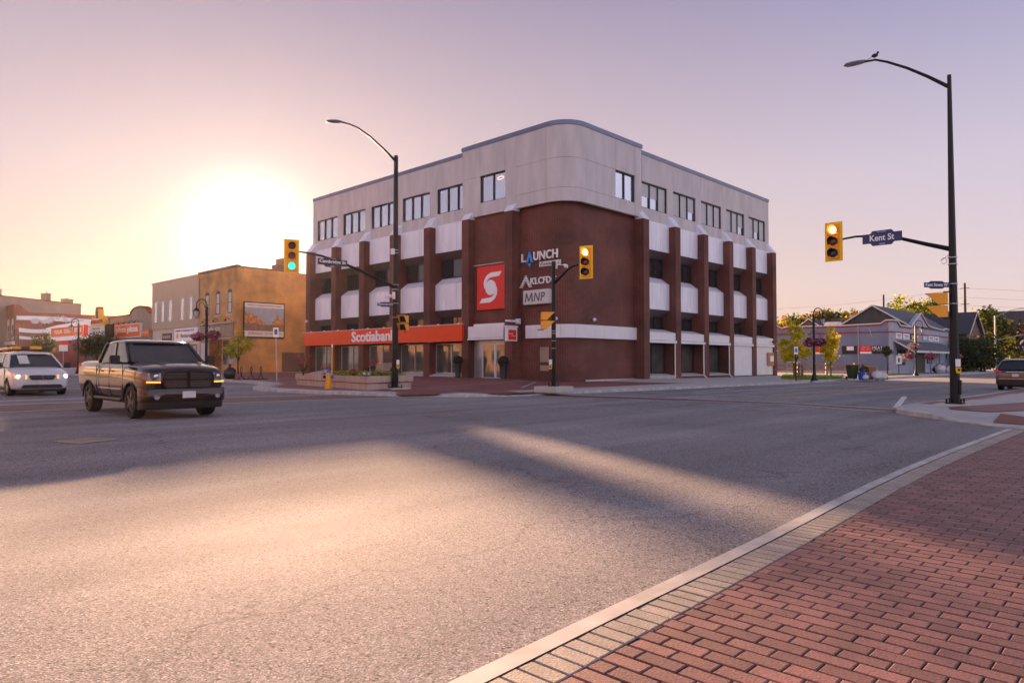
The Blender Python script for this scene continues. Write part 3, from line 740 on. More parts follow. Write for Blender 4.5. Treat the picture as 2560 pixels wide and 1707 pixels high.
m = MB(); m.lathe([(.02,-.1),(.09,-.05),(.09,.05),(.03,.09)], (56.3, BY-.1, 2.9), 10); m.build('wall_lamp', 'black_metal', bank)
settle(bank, (BX, BY, 0))

# signs fixed to the bank
sg = thing('fascia_sign', 'long orange red fascia sign lettered Scotiabank over the ground floor windows', 'sign', (BX-.1, 42.7, 3.1))
m = MB(); m.box(-.10, .10, -9.62, 9.72, -.52, .55); m.build('sign_box', 'orange_red', sg, bevel=.01)
m = MB(); m.box(-.14, .14, -9.64, 9.9, .552, .585)
for i in range(10): m.box(-.02, .10, -9.2+i*2, -9.1+i*2, .586, .66)
m.build('lamp_rail', 'white_metal', sg)
text('lettering', 'Scotiabank', 'white_letter', sg, (-.10, 45.4-42.7, -.35), (0,-1,0), UP, 5.55, .78, .05, bold=.022)
bn = thing('hanging_banner', 'tall red banner with a white round S emblem on the brick by the entrance', 'sign', (BX+.42, 31.05, 5.87))
m = MB(); m.box(-.06, .06, -1.22, 1.24, -1.36, 1.36); m.build('panel', 'sign_red', bn, bevel=.01)
m = MB(); m.box(-.25, -.20, -1.35, 1.35, 1.42, 1.46)
for y in (-1.0, 0, 1.0): m.box(-.22, .10, y-.015, y+.015, 1.43, 1.45)
m.build('lamp_bar', 'galvanised', bn)
def arc(cx, cz, r, a0, a1, n=14): return [(cx+r*math.cos(R(a0+(a1-a0)*i/n)), cz+r*math.sin(R(a0+(a1-a0)*i/n))) for i in range(n+1)]
def flat(m, pts, x=-.062, th=.02): m.prism([(x, -u, w) for u, w in pts], (-th, 0, 0)); return m
m = MB(); flat(m, arc(0.02, .0, .47, 0, 360, 32)[:-1])
# upper hook: outer arc to a slanted tip at upper right; lower one is its half-turn
outer = [(-.62,.05),(-.66,.25),(-.62,.45),(-.50,.66),(-.30,.82),(-.02,.92),(.92,.94)]
inner = [(.70,.66),(.02,.63),(-.18,.58),(-.34,.46),(-.45,.28),(-.52,.08),(-.57,-.06)]
up_ = outer+inner
k0 = [(a+.06, b) for a, b in up_]; flat(m, k0); flat(m, [(-a+.0, -b) for a, b in k0][::1])
m.build('emblem', 'white_letter', bn)
sg = thing('letter_sign', 'raised white LAUNCH letters with a blue A, topmost sign on the corner wall', 'sign', (BX+.75, 27.2, 7.0))
def LT(nm, s, mt, y0, z0, w, h, **k): text(nm, s, mt, sg, (-.03, y0-sg.location.y, z0-sg.location.z), (0,-1,0), UP, w, h, .08, **k)
LT('lettering', 'L', 'white_letter', 28.72, 7.22, .36, .50, bold=.018)
LT('lettering', 'UNCH', 'white_letter', 27.74, 7.24, 1.85, .52, bold=.018, track=1.08)
m = MB(); y = 28.06-27.2
m.prism([(-.03, y+.30, .16), (-.03, y+.12, .16), (-.03, y-.0, .52), (-.03, y-.12, .16), (-.03, y-.30, .16), (-.03, y, .84)], (-.08,0,0)); m.prism([(-.03, y+.15, .10), (-.03, y-.15, .10), (-.03, y, -.10)], (-.08,0,0)); m.build('letter_mark', 'blue_letter', sg)
m = MB(); m.box(-.06, .0, -1.5, .12, -.17, .12); pl = m.build('plate', 'off_white', sg)
text('plate_text', 'Kawartha', 'grey_letter', pl, (-.062, .02, -.11), (0,-1,0), UP, 1.4, .19, .012, shear=.2)
sg = thing('letter_sign', 'raised white KLCFDC letters beside a striped arrowhead, middle sign on the corner wall', 'sign', (BX+.75, 27.2, 5.9))
LT('lettering', 'KLCFDC', 'white_letter', 27.97, 5.83, 1.95, .40, bold=.012, track=1.06)
m = MB(); yc = 28.38-27.2
for i in range(8):
    z1 = .50-i*.092; z0 = z1-.062; hw = .04+i*.062
    if i < 4: m.box(-.10, -.02, yc-hw, yc+hw, z0, z1)
    else:
        m.box(-.10, -.02, yc+hw-.22, yc+hw, z0, z1); m.box(-.10, -.02, yc-hw, yc-hw+.22, z0, z1)
m.build('arrow_mark', 'white_letter', sg)
sg = thing('box_sign', 'white light box lettered MNP in slanted grey, lowest of the corner wall signs', 'sign', (BX+.75, 27.35, 5.05))
m = MB(); m.box(-.36, .0, -.98, 1.0, -.42, .42); m.build('sign_box', 'off_white', sg, bevel=.03)
text('lettering', 'NP', 'grey_letter', sg, (-.362, .12, -.26), (0,-1,0), UP, .86, .52, .015, bold=.012, shear=.18, track=1.1)
m = MB()
for a, b in (((.78,-.26),(.70,.26)),((.70,.26),(.52,-.22)),((.52,-.22),(.28,.26)),((.28,.26),(.24,-.26))):
    w = .045; m.prism([(-.362, a[0]+w, a[1]), (-.362, a[0]-w, a[1]), (-.362, b[0]-w, b[1]), (-.362, b[0]+w, b[1])], (-.015-.002*len(m.v)/8, 0, 0))
m.build('lettering', 'grey_letter', sg)
sg = thing('projecting_sign', 'small white framed sign with a red face hanging beside the bank entrance', 'sign', (BX-.2, 28.75, 2.9))
m = MB(); m.box(-.45, .45, -.09, .09, -.42, .40); m.box(-.50, .50, -.12, .12, .401, .50); m.build('sign_box', 'white_metal', sg, bevel=.01)
m = MB(); m.box(-.32, .34, -.105, -.092, -.34, .25); f_ = m.build('sign_face', 'sign_red', sg)
text('lettering', 'Banking', 'white_letter', f_, (-.26, -.106, -.03), (1,0,0), UP, .3, .09, .006); text('lettering', 'Appointments', 'white_letter', f_, (-.10, -.106, -.14), (1,0,0), UP, .4, .06, .006)
m = MB(); m.box(-.45, .50, -.05, .05, .72, .84); m.box(.50, .72, -.12, .12, .62, .94); m.build('bracket', 'white_metal', sg)

# ------------------------------------------------------------------ traffic poles, signals, lamps
def luminaire(m, tip, base, w=.17):
    tip, base = Vector(tip), Vector(base); ax = (base-tip); l = ax.length; ax.normalize()
    prof = [(0, .03), (.12, .13), (.35, w), (.65, w*.95), (.88, .10), (1, .05)]
    side = ax.cross(UP).normalized(); up = side.cross(ax).normalized(); k = len(m.v); n = 10
    for t, r in prof:
        for j in range(n):
            q = 2*math.pi*j/n; c = tip+ax*l*t
            m.v.append(tuple(c+side*math.cos(q)*r+up*math.sin(q)*r*(.45 if math.sin(q) > 0 else .28)))
    for i in range(len(prof)-1):
        for j in range(n): m.f.append((k+i*n+j, k+i*n+(j+1)%n, k+(i+1)*n+(j+1)%n, k+(i+1)*n+j))
    m.f.append(tuple(range(k, k+n))); m.f.append(tuple(range(k+(len(prof)-1)*n, k+len(prof)*n)))
    return m
def signal_head(label, loc, rz, lit, sc=1.0):
    """three lens head, faces local -Y, centre at loc"""
    t = thing('traffic_signal', label, 'traffic signal', loc, rz, 'traffic signals facing the intersection', sc)
    m = MB(); m.box(-.26, .26, .0, .02, -.60, .60); m.build('backboard', 'signal_yellow', t, bevel=.008)
    m = MB()
    for z in (.36, 0, -.36): m.box(-.17, .17, -.06, .16, z-.168, z+.168)
    m.build('housing', 'signal_orange', t, bevel=.012)
    for z, kind in ((.36, 'red'), (0, 'amber'), (-.36, 'green')):
        mt = {'red': 'lamp_red' if lit == 'red' else 'lens_amber_off', 'amber': 'lens_amber_off', 'green': 'lamp_green' if lit == 'green' else 'lens_green_off'}[kind]
        l = MB(); l.lathe([(.13, 0), (.11, .018), (.06, .03), (0, .034)], (0, -.061, z), 18, (0,-1,0)); lo = l.build('lens', mt, t, smooth=True)
        if lit == 'red' and kind == 'red':
            c = MB(); c.lathe([(.085, 0), (.05, .012), (0, .016)], (.02, -.094, z-.02), 14, (0,-1,0)); c.build('glow_core', 'lamp_core', lo, smooth=True)
        v = MB(); n = 14; k = 0; V = []; F = []
        for i in range(n+1):
            a = R(-35)+R(250)*i/n; L_ = .10+.10*max(0, math.sin(a))
            for r in (.135, .145):
                V.append((r*math.cos(a), -.06, z+r*math.sin(a))); V.append((r*math.cos(a), -.06-L_, z+r*math.sin(a)-.01))
        for i in range(n):
            a = i*4; b = a+4; F += [(a, b, b+1, a+1), (a+2, a+3, b+3, b+2), (a+1, b+1, b+3, a+3)]
        v.add(V, F); v.build('visor', 'signal_orange' if kind == 'red' or lit == 'green' else 'black_plastic', t, smooth=True)
    return t
def ped_head(label, loc, rz):
    """two section crossing head; visors open toward local +X"""
    t = thing('pedestrian_signal', label, 'pedestrian signal', loc, rz, 'pedestrian signals on the poles')
    for z, nm in ((.17, 'upper_section'), (-.17, 'lower_section')):
        m = MB(); m.prism([(-.20, -.17, z-.15), (.02, -.17, z-.15), (.02, -.17, z+.15), (-.20, -.17, z+.15)], (0, .34, 0))
        m.prism([(.02, -.17, z-.13), (.02, -.17, z+.15), (.30, -.17, z+.15)], (0, .02, 0)); m.prism([(.02, .15, z-.13), (.02, .15, z+.15), (.30, .15, z+.15)], (0, .02, 0)); m.box(.02, .30, -.15, .15, z+.13, z+.15)
        m.build(nm, 'signal_orange', t)
        g = MB(); g.box(.021, .03, -.14, .14, z-.13, z+.12); g.build('display', 'dark_void', t)
    m = MB(); m.box(-.35, -.10, -.02, .02, .33, .36).box(-.35, -.10, -.02, .02, -.37, -.34); m.build('bracket', 'black_metal', t)
    return t
def street_sign(label, loc, rz, s, w, h, mat, top=None, bot=None, txtw=.8):
    """reads from local -Y, centre at loc"""
    t = thing('street_name_sign', label, 'street sign', loc, rz, 'street name signs')
    c = w*.26; k = h*.28
    m = MB(); pts = [(-w/2, -h/2), (-c-.04, -h/2), (-c+.02, -h/2-k), (c-.02, -h/2-k), (c+.04, -h/2), (w/2, -h/2), (w/2, h/2), (c+.04, h/2), (c-.02, h/2+k), (-c+.02, h/2+k), (-c-.04, h/2), (-w/2, h/2)]
    m.prism([(x, 0, z) for x, z in pts], (0, .02, 0)); b = m.build('sign_plate', mat, t)
    text('lettering', s, 'white_letter', b, (-w*txtw/2, -.001, -h*.30), (1,0,0), UP, w*txtw, h*.66, .006, bold=.02)
    if top: text('town_lettering', top, 'white_letter', b, (-w*.11, -.001, h/2+k*.22), (1,0,0), UP, w*.22, k*.5, .005)
    if bot: text('year_lettering', bot, 'white_letter', b, (-w*.07, -.001, -h/2-k*.72), (1,0,0), UP, w*.14, k*.5, .005)
    return t
def push_button(label, loc, rz):
    t = thing('push_button', label, 'push button', loc, rz, 'pedestrian push buttons')
    m = MB(); m.box(-.06, .06, -.03, 0, .10, .30); m.build('instruction_plate', 'white_letter', t)
    m = MB(); m.prism([(-.06,-.001,.08),(-.06,-.001,0),(-.035,-.001,-.07),(.035,-.001,-.07),(.06,-.001,0),(.06,-.001,.08)], (0,-.05,0)); m.build('button_box', 'signal_yellow', t)
    m = MB(); m.lathe([(.035,0),(.035,.012),(0,.016)], (0,-.051,.02), 12, (0,-1,0)); m.build('button', 'black_plastic', t)
def traffic_pole(label, loc, h, rb, rt, footing, fz):
    t = thing('traffic_pole', label, 'traffic pole', loc, 0, 'black traffic signal poles')
    m = MB(); m.tube([(0,0,0), (0,0,1.2), (0,0,h)], [rb, rb*.93, rt], 8); m.build('pole', 'black_metal', t)
    m = MB(); m.box(-rb*1.6, rb*1.6, -rb*1.6, rb*1.6, 0, .035)
    for a in (-1, 1):
        for b in (-1, 1): m.lathe([(.022,0),(.022,.06),(.03,.062),(.03,.09),(.012,.1)], (a*rb*1.35, b*rb*1.35, .035), 6)
    m.build('base_plate', 'black_metal', t)
    m = MB(); m.box(-footing, footing, -footing, footing, -fz, -.001); m.build('footing', 'pale_concrete', t, bevel=.03)
    for z in (h*.42, h*.44, h*.36, h*.30): m = MB(); m.lathe([(rb*.93+.004, 0), (rb*.93+.004, .02)], (0,0,z), 8); m.build('steel_band', 'galvanised', t)
    m = MB(); m.box(-.05, .05, -rb-.03, -rb*.7, .25, .62) if rb > .1 else m.box(.0, rb+.04, -.05, .05, .2, .5); m.build('hand_hole_cover', 'black_metal', t)
    return t
# right pole
p = traffic_pole('tallest black octagonal pole on the right corner carrying the Kent St sign arm', (21.4, 4.40, .16), 8.72, .122, .05, .42, .10)
m = MB(); m.tube([(0,.03,8.42),(0,.5,8.82),(0,1.0,9.20),(0,1.5,9.52),(0,1.8,9.67),(0,2.08,9.70)], [.05,.042,.036,.033,.03,.03], 8); a = m.build('lamp_arm', 'black_metal', p, smooth=True)
m = MB(); luminaire(m, (0,2.66,9.74), (0,2.02,9.71), .15); m.build('luminaire', 'galvanised', a, smooth=True)
m = MB(); m.tube([(0,.05,4.08),(0,.6,4.27),(0,1.3,4.53),(0,1.9,4.66),(0,2.4,4.70),(0,2.78,4.67)], [.065,.055,.045,.036,.03,.028], 8); m.build('signal_arm', 'black_metal', p, smooth=True)
m = MB(); m.tube([(0,.0,4.0)]+[(0,.20+.07*math.cos(q),3.78+.08*math.sin(q)) for q in [i*.7 for i in range(9)]], .006, 4); m.build('loose_wire', 'black_metal', p)
signal_head('yellow signal showing red at the end of the Kent St arm on the right', (21.36, 7.40, 4.78), R(-90)+R(0), 'red', .96)
street_sign('large blue Kent St sign on the right signal arm', (21.30, 6.08, 4.73), R(-90), 'Kent St', 1.02, .27, 'street_sign_blue', 'Lindsay', '1857', .62)
street_sign('small dark Kent Street W sign bolted to the right pole', (21.05, 4.70, 3.28), R(-44), 'Kent Street W', .66, .13, 'street_sign_blue', None, None, .9)
ped_head('orange crossing signal on the right pole seen from the side', (21.34, 4.72, 2.76), R(100))
push_button('yellow push button and white plate on the right pole', (21.29, 4.305, 1.03), R(-46))
bd = thing('bird', 'small dark bird perched on the right street light arm', 'bird', (21.4, 6.22, 9.87))
m = MB(); m.blob((0,0,.09), (.05,.09,.055), 3, 10, 6, .02).blob((0,-.08,.15), (.035,.035,.035), 4, 8, 5, .02); m.add([(-.02,.05,.08),(.02,.05,.08),(.015,.2,.02),(-.015,.2,.02)], [(0,1,2,3)]); m.add([(-.008,-.11,.15),(.008,-.11,.15),(0,-.15,.145)], [(0,1,2)])
m.tube([(-.015,0,.04),(-.015,0,0)], .005, 4).tube([(.015,0,.04),(.015,0,0)], .005, 4); m.build('body', 'feather', bd, smooth=True)
# middle pole
p = traffic_pole('short black signal pole on a square concrete block before the curved brick corner', (20.5, 17.45, .33), 4.78, .095, .075, .55, .24)
m = MB(); m.tube([(0,-.05,3.95),(0,-.35,4.15),(0,-.75,4.42),(0,-.95,4.50),(0,-1.2,4.53)], [.06,.045,.038,.034,.03], 8); m.build('signal_arm', 'black_metal', p, smooth=True)
m = MB(); m.box(.06,.10,-.12,-.02,4.50,4.80); m.tube([(.1,-.08,4.65),(.18,-.4,4.62)], .02, 6); m.lathe([(.03,0),(.09,.14),(.02,.22)], (.18,-.36,4.65), 8, (.1,-.6,-.5)); m.build('radar_sensor', 'white_metal', p)
signal_head('yellow signal showing red on the short pole before the brick corner', (20.48, 15.86, 4.92), R(-75), 'red', 1.02)
ped_head('orange crossing signal on the short middle pole seen from the side', (20.32, 17.66, 2.84), R(-40))
push_button('yellow push button and white plate on the short middle pole', (20.38, 17.50, 1.05), R(-70))
# left pole
p = traffic_pole('tall black pole by the flower planter with street light and Cambridge St arm', (18.0, 24.1, .17), 9.85, .145, .09, .5, .10)
m = MB(); m.tube([(0,0,9.6),(-.5,.08,9.98),(-1.2,.16,10.42),(-1.75,.24,10.68),(-2.15,.3,10.76),(-2.45,.34,10.76)], [.055,.048,.042,.037,.034,.03], 8); a = m.build('lamp_arm', 'black_metal', p, smooth=True)
m = MB(); luminaire(m, (-3.12,.42,10.66), (-2.38,.34,10.78), .18); m.build('luminaire', 'galvanised', a, smooth=True)
m = MB(); m.tube([(0,0,4.22),(-.8,.05,4.50),(-1.8,.1,4.83),(-2.6,.13,5.05),(-3.4,.16,5.21),(-4.0,.18,5.27),(-4.6,.2,5.28)], [.075,.066,.058,.05,.042,.036,.03], 8); m.build('signal_arm', 'black_metal', p, smooth=True)
signal_head('yellow signal showing green at the end of the Cambridge St arm', (13.15, 24.0, 5.20), R(-22), 'green', 1.05)
street_sign('large dark Cambridge St sign on the left signal arm', (14.98, 24.12, 5.16), R(-6), 'Cambridge St', 1.24, .25, 'street_sign_brown', 'Lindsay', '1857', .9)
street_sign('small dark Cambridge St N sign on the pole by the planter', (17.52, 24.15, 3.66), R(-30), 'Cambridge St N', .66, .13, 'street_sign_blue', None, None, .9)
ped_head('orange crossing signal on the pole by the planter seen from the side', (18.28, 23.92, 2.9), R(-150))
push_button('yellow push button and white plate on the pole by the planter', (18.04, 23.955, 1.05), R(-30))
cm = thing('traffic_camera', 'small white camera box on the pole above the small street sign', 'camera', (17.85, 24.05, 3.95))
m = MB(); m.box(-.02, .06, -.06, .06, -.05, .25); m.tube([(0,0,.1),(-.15,0,.1)], .02, 6); m.build('mount', 'white_metal', cm); m = MB(); m.lathe([(.12,0),(.14,.05),(.1,.12),(.02,.14)], (-.22,0,0), 12); m.build('housing', 'white_metal', cm)
m = MB(); m.box(-.22,-.10,-.08,.06,5.62,5.86).lathe([(.12,0),(.12,.02)],(0,0,5.68),8).lathe([(.12,0),(.12,.02)],(0,0,5.8),8); m.build('detector_box', 'white_metal', p)

# decorative lamps and their hanging baskets
def crook_lamp():
    t = thing('street_lamp', 'x', 'street lamp', (0,0,0), 0, 'black crook street lamps')
    m = MB(); m.lathe([(.20,0),(.20,.10),(.14,.18),(.13,.30),(.09,.48),(.075,.9),(.07,3.95),(.05,4.0)], n=12); m.build('post', 'black_metal', t, smooth=True)
    m = MB(); m.tube([(0,0,3.7),(0,0,4.05)]+[(.28-.28*math.cos(q), 0, 4.1+.30*math.sin(q)) for q in [math.pi*i/10 for i in range(11)]]+[(.56,0,3.98)], .03, 8); m.tube([(.09,0,3.95),(.2,0,4.2),(.36,0,4.2),(.47,0,3.98)], .015, 6); m.build('crook_arm', 'black_metal', t, smooth=True)
    m = MB(); m.lathe([(.03,.36),(.04,.30),(.14,.20),(.20,.16),(.20,.13),(.0,.13)], (.56,0,3.62), 12); m.lathe([(.0,-.30),(.05,-.29),(.03,-.26)], (.56,0,3.62), 8)
    for q in range(6):
        a = q*math.pi/3; m.tube([(.56+.18*math.cos(a), .18*math.sin(a), 3.76), (.56+.14*math.cos(a), .14*math.sin(a), 3.5), (.56+.03*math.cos(a), .03*math.sin(a), 3.34)], .010, 4)
    l = m.build('lantern', 'black_metal', t, smooth=True)
    m = MB(); m.lathe([(.04,-.20),(.10,-.05),(.12,.12)], (.56,0,3.62), 10); m.build('globe', 'lamp_glass', l, smooth=True)
    m = MB()
    for s in (-1, 1): m.tube([(0,0,2.95),(0,s*.3,3.0),(0,s*.42,2.95),(0,s*.45,2.86)], .014, 5)
    m.build('basket_bracket', 'black_metal', t)
    return t
def flowers(m1, m2, c, r, n, seed, s=.06, flat=.7):
    q = random.Random(seed)
    for i in range(n):
        d = Vector((q.gauss(0,1), q.gauss(0,1), q.gauss(0,1))).normalized(); rad = q.uniform(.55, 1.08)
        p = Vector(c)+Vector((d.x*r, d.y*r, d.z*r*flat))*rad; n1 = Vector((q.gauss(0,1), q.gauss(0,1), q.gauss(0,1))).normalized(); u = n1.orthogonal().normalized(); w = n1.cross(u)
        a = s*q.uniform(.6, 1.3); k = (m1 if q.random() < .6 else m2); k.add([p-u*a, p-w*a*.7, p+u*a, p+w*a*.7], [(0,1,2,3)])
def basket(label, loc, r=.36, seed=1, petal='petal_pink', sc=1):
    t = thing('hanging_basket', label, 'flower basket', loc, 0, 'hanging flower baskets on the street lamps', sc)
    a, b = MB(), MB(); flowers(a, b, (0,0,0), r, 520, seed); a.build('blossom', petal, t, keep=True); b.build('foliage', 'leaf_green', t, keep=True)
    m = MB(); m.lathe([(.05,-.22),(.18,-.18),(.24,-.02),(.0,-.02)], n=10)
    for q in range(3): m.tube([(.2*math.cos(q*2.1), .2*math.sin(q*2.1), 0), (0,0,.52)], .006, 4)
    m.build('pot', 'pot_black', t); return t
l0 = crook_lamp(); l0.location = (43.36, 16.25, .12); l0.rotation_euler = (0,0,R(-44)); l0['label'] = 'black crook street lamp between the two young golden trees'
dup(l0, (66.2, 16.4, .12), R(-44), 'black crook street lamp in front of the blue store awning', 1.05)
dup(l0, (99.6, 17.4, .12), R(-44), 'distant black crook street lamp before the dark trees', 1.0)
dup(l0, (19.9, 47.6, .12), R(136), 'black crook street lamp before the corrugated building', 1.22)
dup(l0, (20.2, 78.0, .12), R(136), 'black crook street lamp before the orange dollar sign', 1.22)
dup(l0, (20.2, 103, .12), R(136), 'black crook street lamp farthest up the left street', 1.15)
basket('round pink flower basket left on the lamp between young trees', (43.18, 16.44, 2.43), .38, 1)
basket('dark pink flower basket right on the lamp between young trees', (43.60, 15.98, 2.45), .38, 2)
basket('upper pale pink flower basket on the lamp by the store awning', (66.1, 16.5, 2.55), .50, 3, 'petal_pale')
basket('lower left pink flower basket under the store awning', (66.0, 16.9, 1.75), .40, 4)
basket('lower right pink flower basket under the store awning', (66.9, 15.5, 1.72), .42, 5)
basket('pink flower basket under the store awning nearest the tall pole', (70.4, 14.3, 1.72), .45, 6)
basket('pale flower basket on the distant lamp', (99.6, 17.4, 2.75), .62, 7, 'petal_pale')
basket('dark rose flower basket left on the lamp before the corrugated building', (19.6, 48.2, 2.95), .44, 8)
basket('rose flower basket right on the lamp before the corrugated building', (20.25, 47.3, 3.05), .46, 9)
basket('bright pink flower basket on the lamp before the dollar sign', (20.0, 78.4, 3.0), .55, 10)
for i, z in ((0, 2.5),): pass

# ------------------------------------------------------------------ vehicles (nose at local x=0, tail at -L, wheels on z=0)
def loft_body(st, wheels, wr, mat, name='body', sub=2, arch=1.12):
    """st: (x, zbot, ztop, halfwidth, crown)"""
    m = MB(); npf = None
    for x, zb, zt, w, cr in st:
        h = zt-zb
        half = [(0, zb), (w*.86, zb), (w*.965, zb+h*.10), (w*.995, zb+h*.38), (w, zb+h*.62), (w*.985, zb+h*.80), (w*.945, zb+h*.93), (w*.86, zt), (w*.45, zt+cr*.8), (0, zt+cr)]
        ring = half+[(-y, z) for y, z in half[-2:0:-1]]; n = len(ring); m.v += [(x, y, z) for y, z in ring]
    for i in range(len(st)-1):
        for j in range(n): m.f.append((i*n+j, i*n+(j+1)%n, (i+1)*n+(j+1)%n, (i+1)*n+j))
    m.f.append(tuple(range(n-1,-1,-1))); m.f.append(tuple(range((len(st)-1)*n, len(st)*n)))
    o = m.build(name, mat); md = o.modifiers.new('s', 'SUBSURF'); md.levels = md.render_levels = sub
    cut = MB(); W = max(s[3] for s in st)
    for x in wheels:
        for s in (-1, 1): cut.lathe([(wr*arch, 0), (wr*arch, .6)], (x, s*(W-.30), wr*.98), 28, (0, s, 0))
    c = cut.build('c', 'black_plastic'); b = o.modifiers.new('b', 'BOOLEAN'); b.object = c; b.operation = 'DIFFERENCE'; b.solver = 'EXACT'; b.material_mode = 'TRANSFER'
    bpy.context.view_layer.update(); dg = bpy.context.evaluated_depsgraph_get()
    me = bpy.data.meshes.new_from_object(o.evaluated_get(dg)); me.name = name
    for p in me.polygons: p.use_smooth = True
    me.set_sharp_from_angle(angle=R(38))
    bpy.data.objects.remove(o); bpy.data.objects.remove(c)
    o = bpy.data.objects.new(name, me); COL.objects.link(o); return o
def wheel(par, x, y, r, w, rim):
    s = 1 if y > 0 else -1; m = MB(); a = (0, s, 0)
    m.lathe([(r*.62, 0), (r*.95, .0), (r, .03), (r, w-.03), (r*.95, w), (r*.64, w)], (x, y-s*w, r), 28, a, cap=False); t = m.build('wheel', 'tyre', par, smooth=True)
    m = MB(); m.lathe([(r*.64, w-.03), (r*.60, w-.01), (r*.57, w-.06), (0, w-.07)], (x, y-s*w, r), 24, a)
    for k in range(5):
        q = 2*math.pi*k/5; d = Vector((math.cos(q), 0, math.sin(q))); m.obox(Vector((x, y-s*.02, r))+d*r*.32, d, (0,1,0), d.cross(Vector((0,1,0))), r*.56, .035, r*.17)
    m.lathe([(r*.14, w-.05), (r*.12, w), (0, w+.005)], (x, y-s*w, r), 10, a); m.build('rim', rim, t, smooth=True)
def quadpanel(m, p, th=.012):
    a, b, c, d = [Vector(q) for q in p]; n = (b-a).cross(d-a).normalized()*th; return m.prism([a, b, c, d], n)
def lerp(a, b, t): return Vector(a)*(1-t)+Vector(b)*t
def cabin(par, F0, F1, R1, R0, wb, wt, zb, zt, paint, pillars, rails=False):
    """F0 windscreen base x, F1 roof front x, R1 roof rear x, R0 rear base x; wb/wt half widths at belt and roof"""
    def q(x, s, z, w): return Vector((x, s*w, z))
    bl, br = [], []
    m = MB(); i = .03
    m.hull8([(R0+i,-wb+i,zb-.1),(F0-i,-wb+i,zb-.1),(F0-i,wb-i,zb-.1),(R0+i,wb-i,zb-.1)], [(R1+i,-wt+i,zt-.04),(F1-i,-wt+i,zt-.04),(F1-i,wt-i,zt-.04),(R1+i,wt-i,zt-.04)])
    m.build('cabin', 'dark_void', par)
    def glass(nm, pts): g = MB(); quadpanel(g, pts, .008); g.build(nm, 'car_glass', par)
    glass('windshield', [(F0-.012,-wb+.06,zb),(F0-.012,wb-.06,zb),(F1-.01,wt-.05,zt-.05),(F1-.01,-wt+.05,zt-.05)])
    glass('rear_window', [(R0+.012,wb-.08,zb),(R0+.012,-wb+.08,zb),(R1+.01,-wt+.06,zt-.05),(R1+.01,wt-.06,zt-.05)])
    for s in (-1, 1):
        A0, A1, C0, C1 = Vector((F0,s*wb,zb)), Vector((F1,s*wt,zt-.03)), Vector((R0,s*wb,zb)), Vector((R1,s*wt,zt-.03))
        n = Vector((0, s*(zt-zb), wb-wt)).normalized()*.006
        prev = 0.0
        cuts = [0]+pillars+[1]
        for a, b in zip(cuts, cuts[1:]):
            P = [lerp(A0, C0, a), lerp(A0, C0, b), lerp(A1, C1, b), lerp(A1, C1, a)]
            g = MB(); quadpanel(g, [p+n*.4 for p in (P if s < 0 else P[::-1])], .006); g.build('side_window', 'car_glass', par)
        for a in pillars:
            m = MB(); b0, b1 = lerp(A0, C0, a), lerp(A1, C1, a); m.obox((b0+b1)/2+n*1.4, b1-b0, (1,0,0), n, (b1-b0).length, .10, .03); m.build('pillar', paint, par)
        m = MB(); m.tube([A0+n, A1+n], .035, 6); m.build('pillar', paint, par)
        m = MB(); m.tube([C0+n, C1+n], .045, 6); m.build('pillar', paint, par)
    m = MB(); k = 0
    for x, w, z in ((F1+.06, wt-.06, zt-.05), (F1-.02, wt+.005, zt-.005), (F1-.3, wt+.01, zt+.03), ((F1+R1)/2, wt+.01, zt+.05), (R1+.3, wt+.01, zt+.03), (R1+.02, wt+.005, zt-.005), (R1-.05, wt-.06, zt-.05)):
        pr = [(-w, z-.055), (-w*.96, z-.01), (-w*.6, z+.015), (0, z+.02), (w*.6, z+.015), (w*.96, z-.01), (w, z-.055)]; m.v += [(x, a, b) for a, b in pr]
    n = 7
    for i in range(6):
        for j in range(6): m.f.append((i*n+j, i*n+j+1, (i+1)*n+j+1, (i+1)*n+j))
    m.build('roof', paint, par, smooth=2)
    if rails:
        m = MB()
        for s in (-1, 1): m.tube([(F1-.4,s*(wt-.1),zt+.03),(F1-.5,s*(wt-.1),zt+.10),(R1+.4,s*(wt-.1),zt+.10),(R1+.3,s*(wt-.1),zt+.03)], .02, 6)
        m.build('roof_rail', 'chrome', par)
def mirror(par, x, y, z, mat):
    s = 1 if y > 0 else -1; m = MB(); m.box(x-.05, x+.03, y, y+s*.10, z, z+.04); m.box(x-.07, x+.07, y+s*.08, y+s*.30, z-.02, z+.20); m.build('mirror', mat, par, bevel=.02)
def plate(par, x, y, z, s, face=1):
    m = MB(); m.box(x, x+.012*face, y-.155, y+.155, z-.08, z+.08); p = m.build('licence_plate', 'plate', par)
def carthing(name, label, cat, loc, rz, sc): return thing(name, label, cat, loc, rz, None, sc)
# pickup, coming toward the camera
T = carthing('pickup_truck', 'dark maroon crew cab pickup driving toward the camera with amber marker lights', 'pickup truck', (6.27, 15.95, 0), R(-91), .90)
st = [(.0,.52,1.06,.70,.00),(-.02,.48,1.17,.82,.01),(-.10,.44,1.225,.90,.03),(-.28,.42,1.27,.96,.05),(-.6,.40,1.315,.99,.06),(-1.10,.40,1.35,1.0,.07),(-1.42,.40,1.375,1.0,.05),(-1.55,.40,1.385,1.0,.01),(-2.6,.40,1.39,1.0,.0),(-3.80,.40,1.40,1.0,.0),(-3.86,.40,1.40,1.0,.0),(-3.90,.42,1.42,1.0,.0),(-4.8,.44,1.43,1.0,.0),(-5.60,.47,1.43,.99,.0),(-5.70,.50,1.42,.975,.0),(-5.74,.52,1.36,.94,.0)]
b = loft_body(st, (-1.05, -4.62), .41, 'car_maroon'); b.parent = T
cabin(T, -1.40, -2.12, -3.62, -3.88, .91, .78, 1.385, 1.925, 'car_maroon', [.47])
for x in (-1.05, -4.62):
    for y in (-.985, .985): wheel(T, x, y, .41, .27, 'rim')
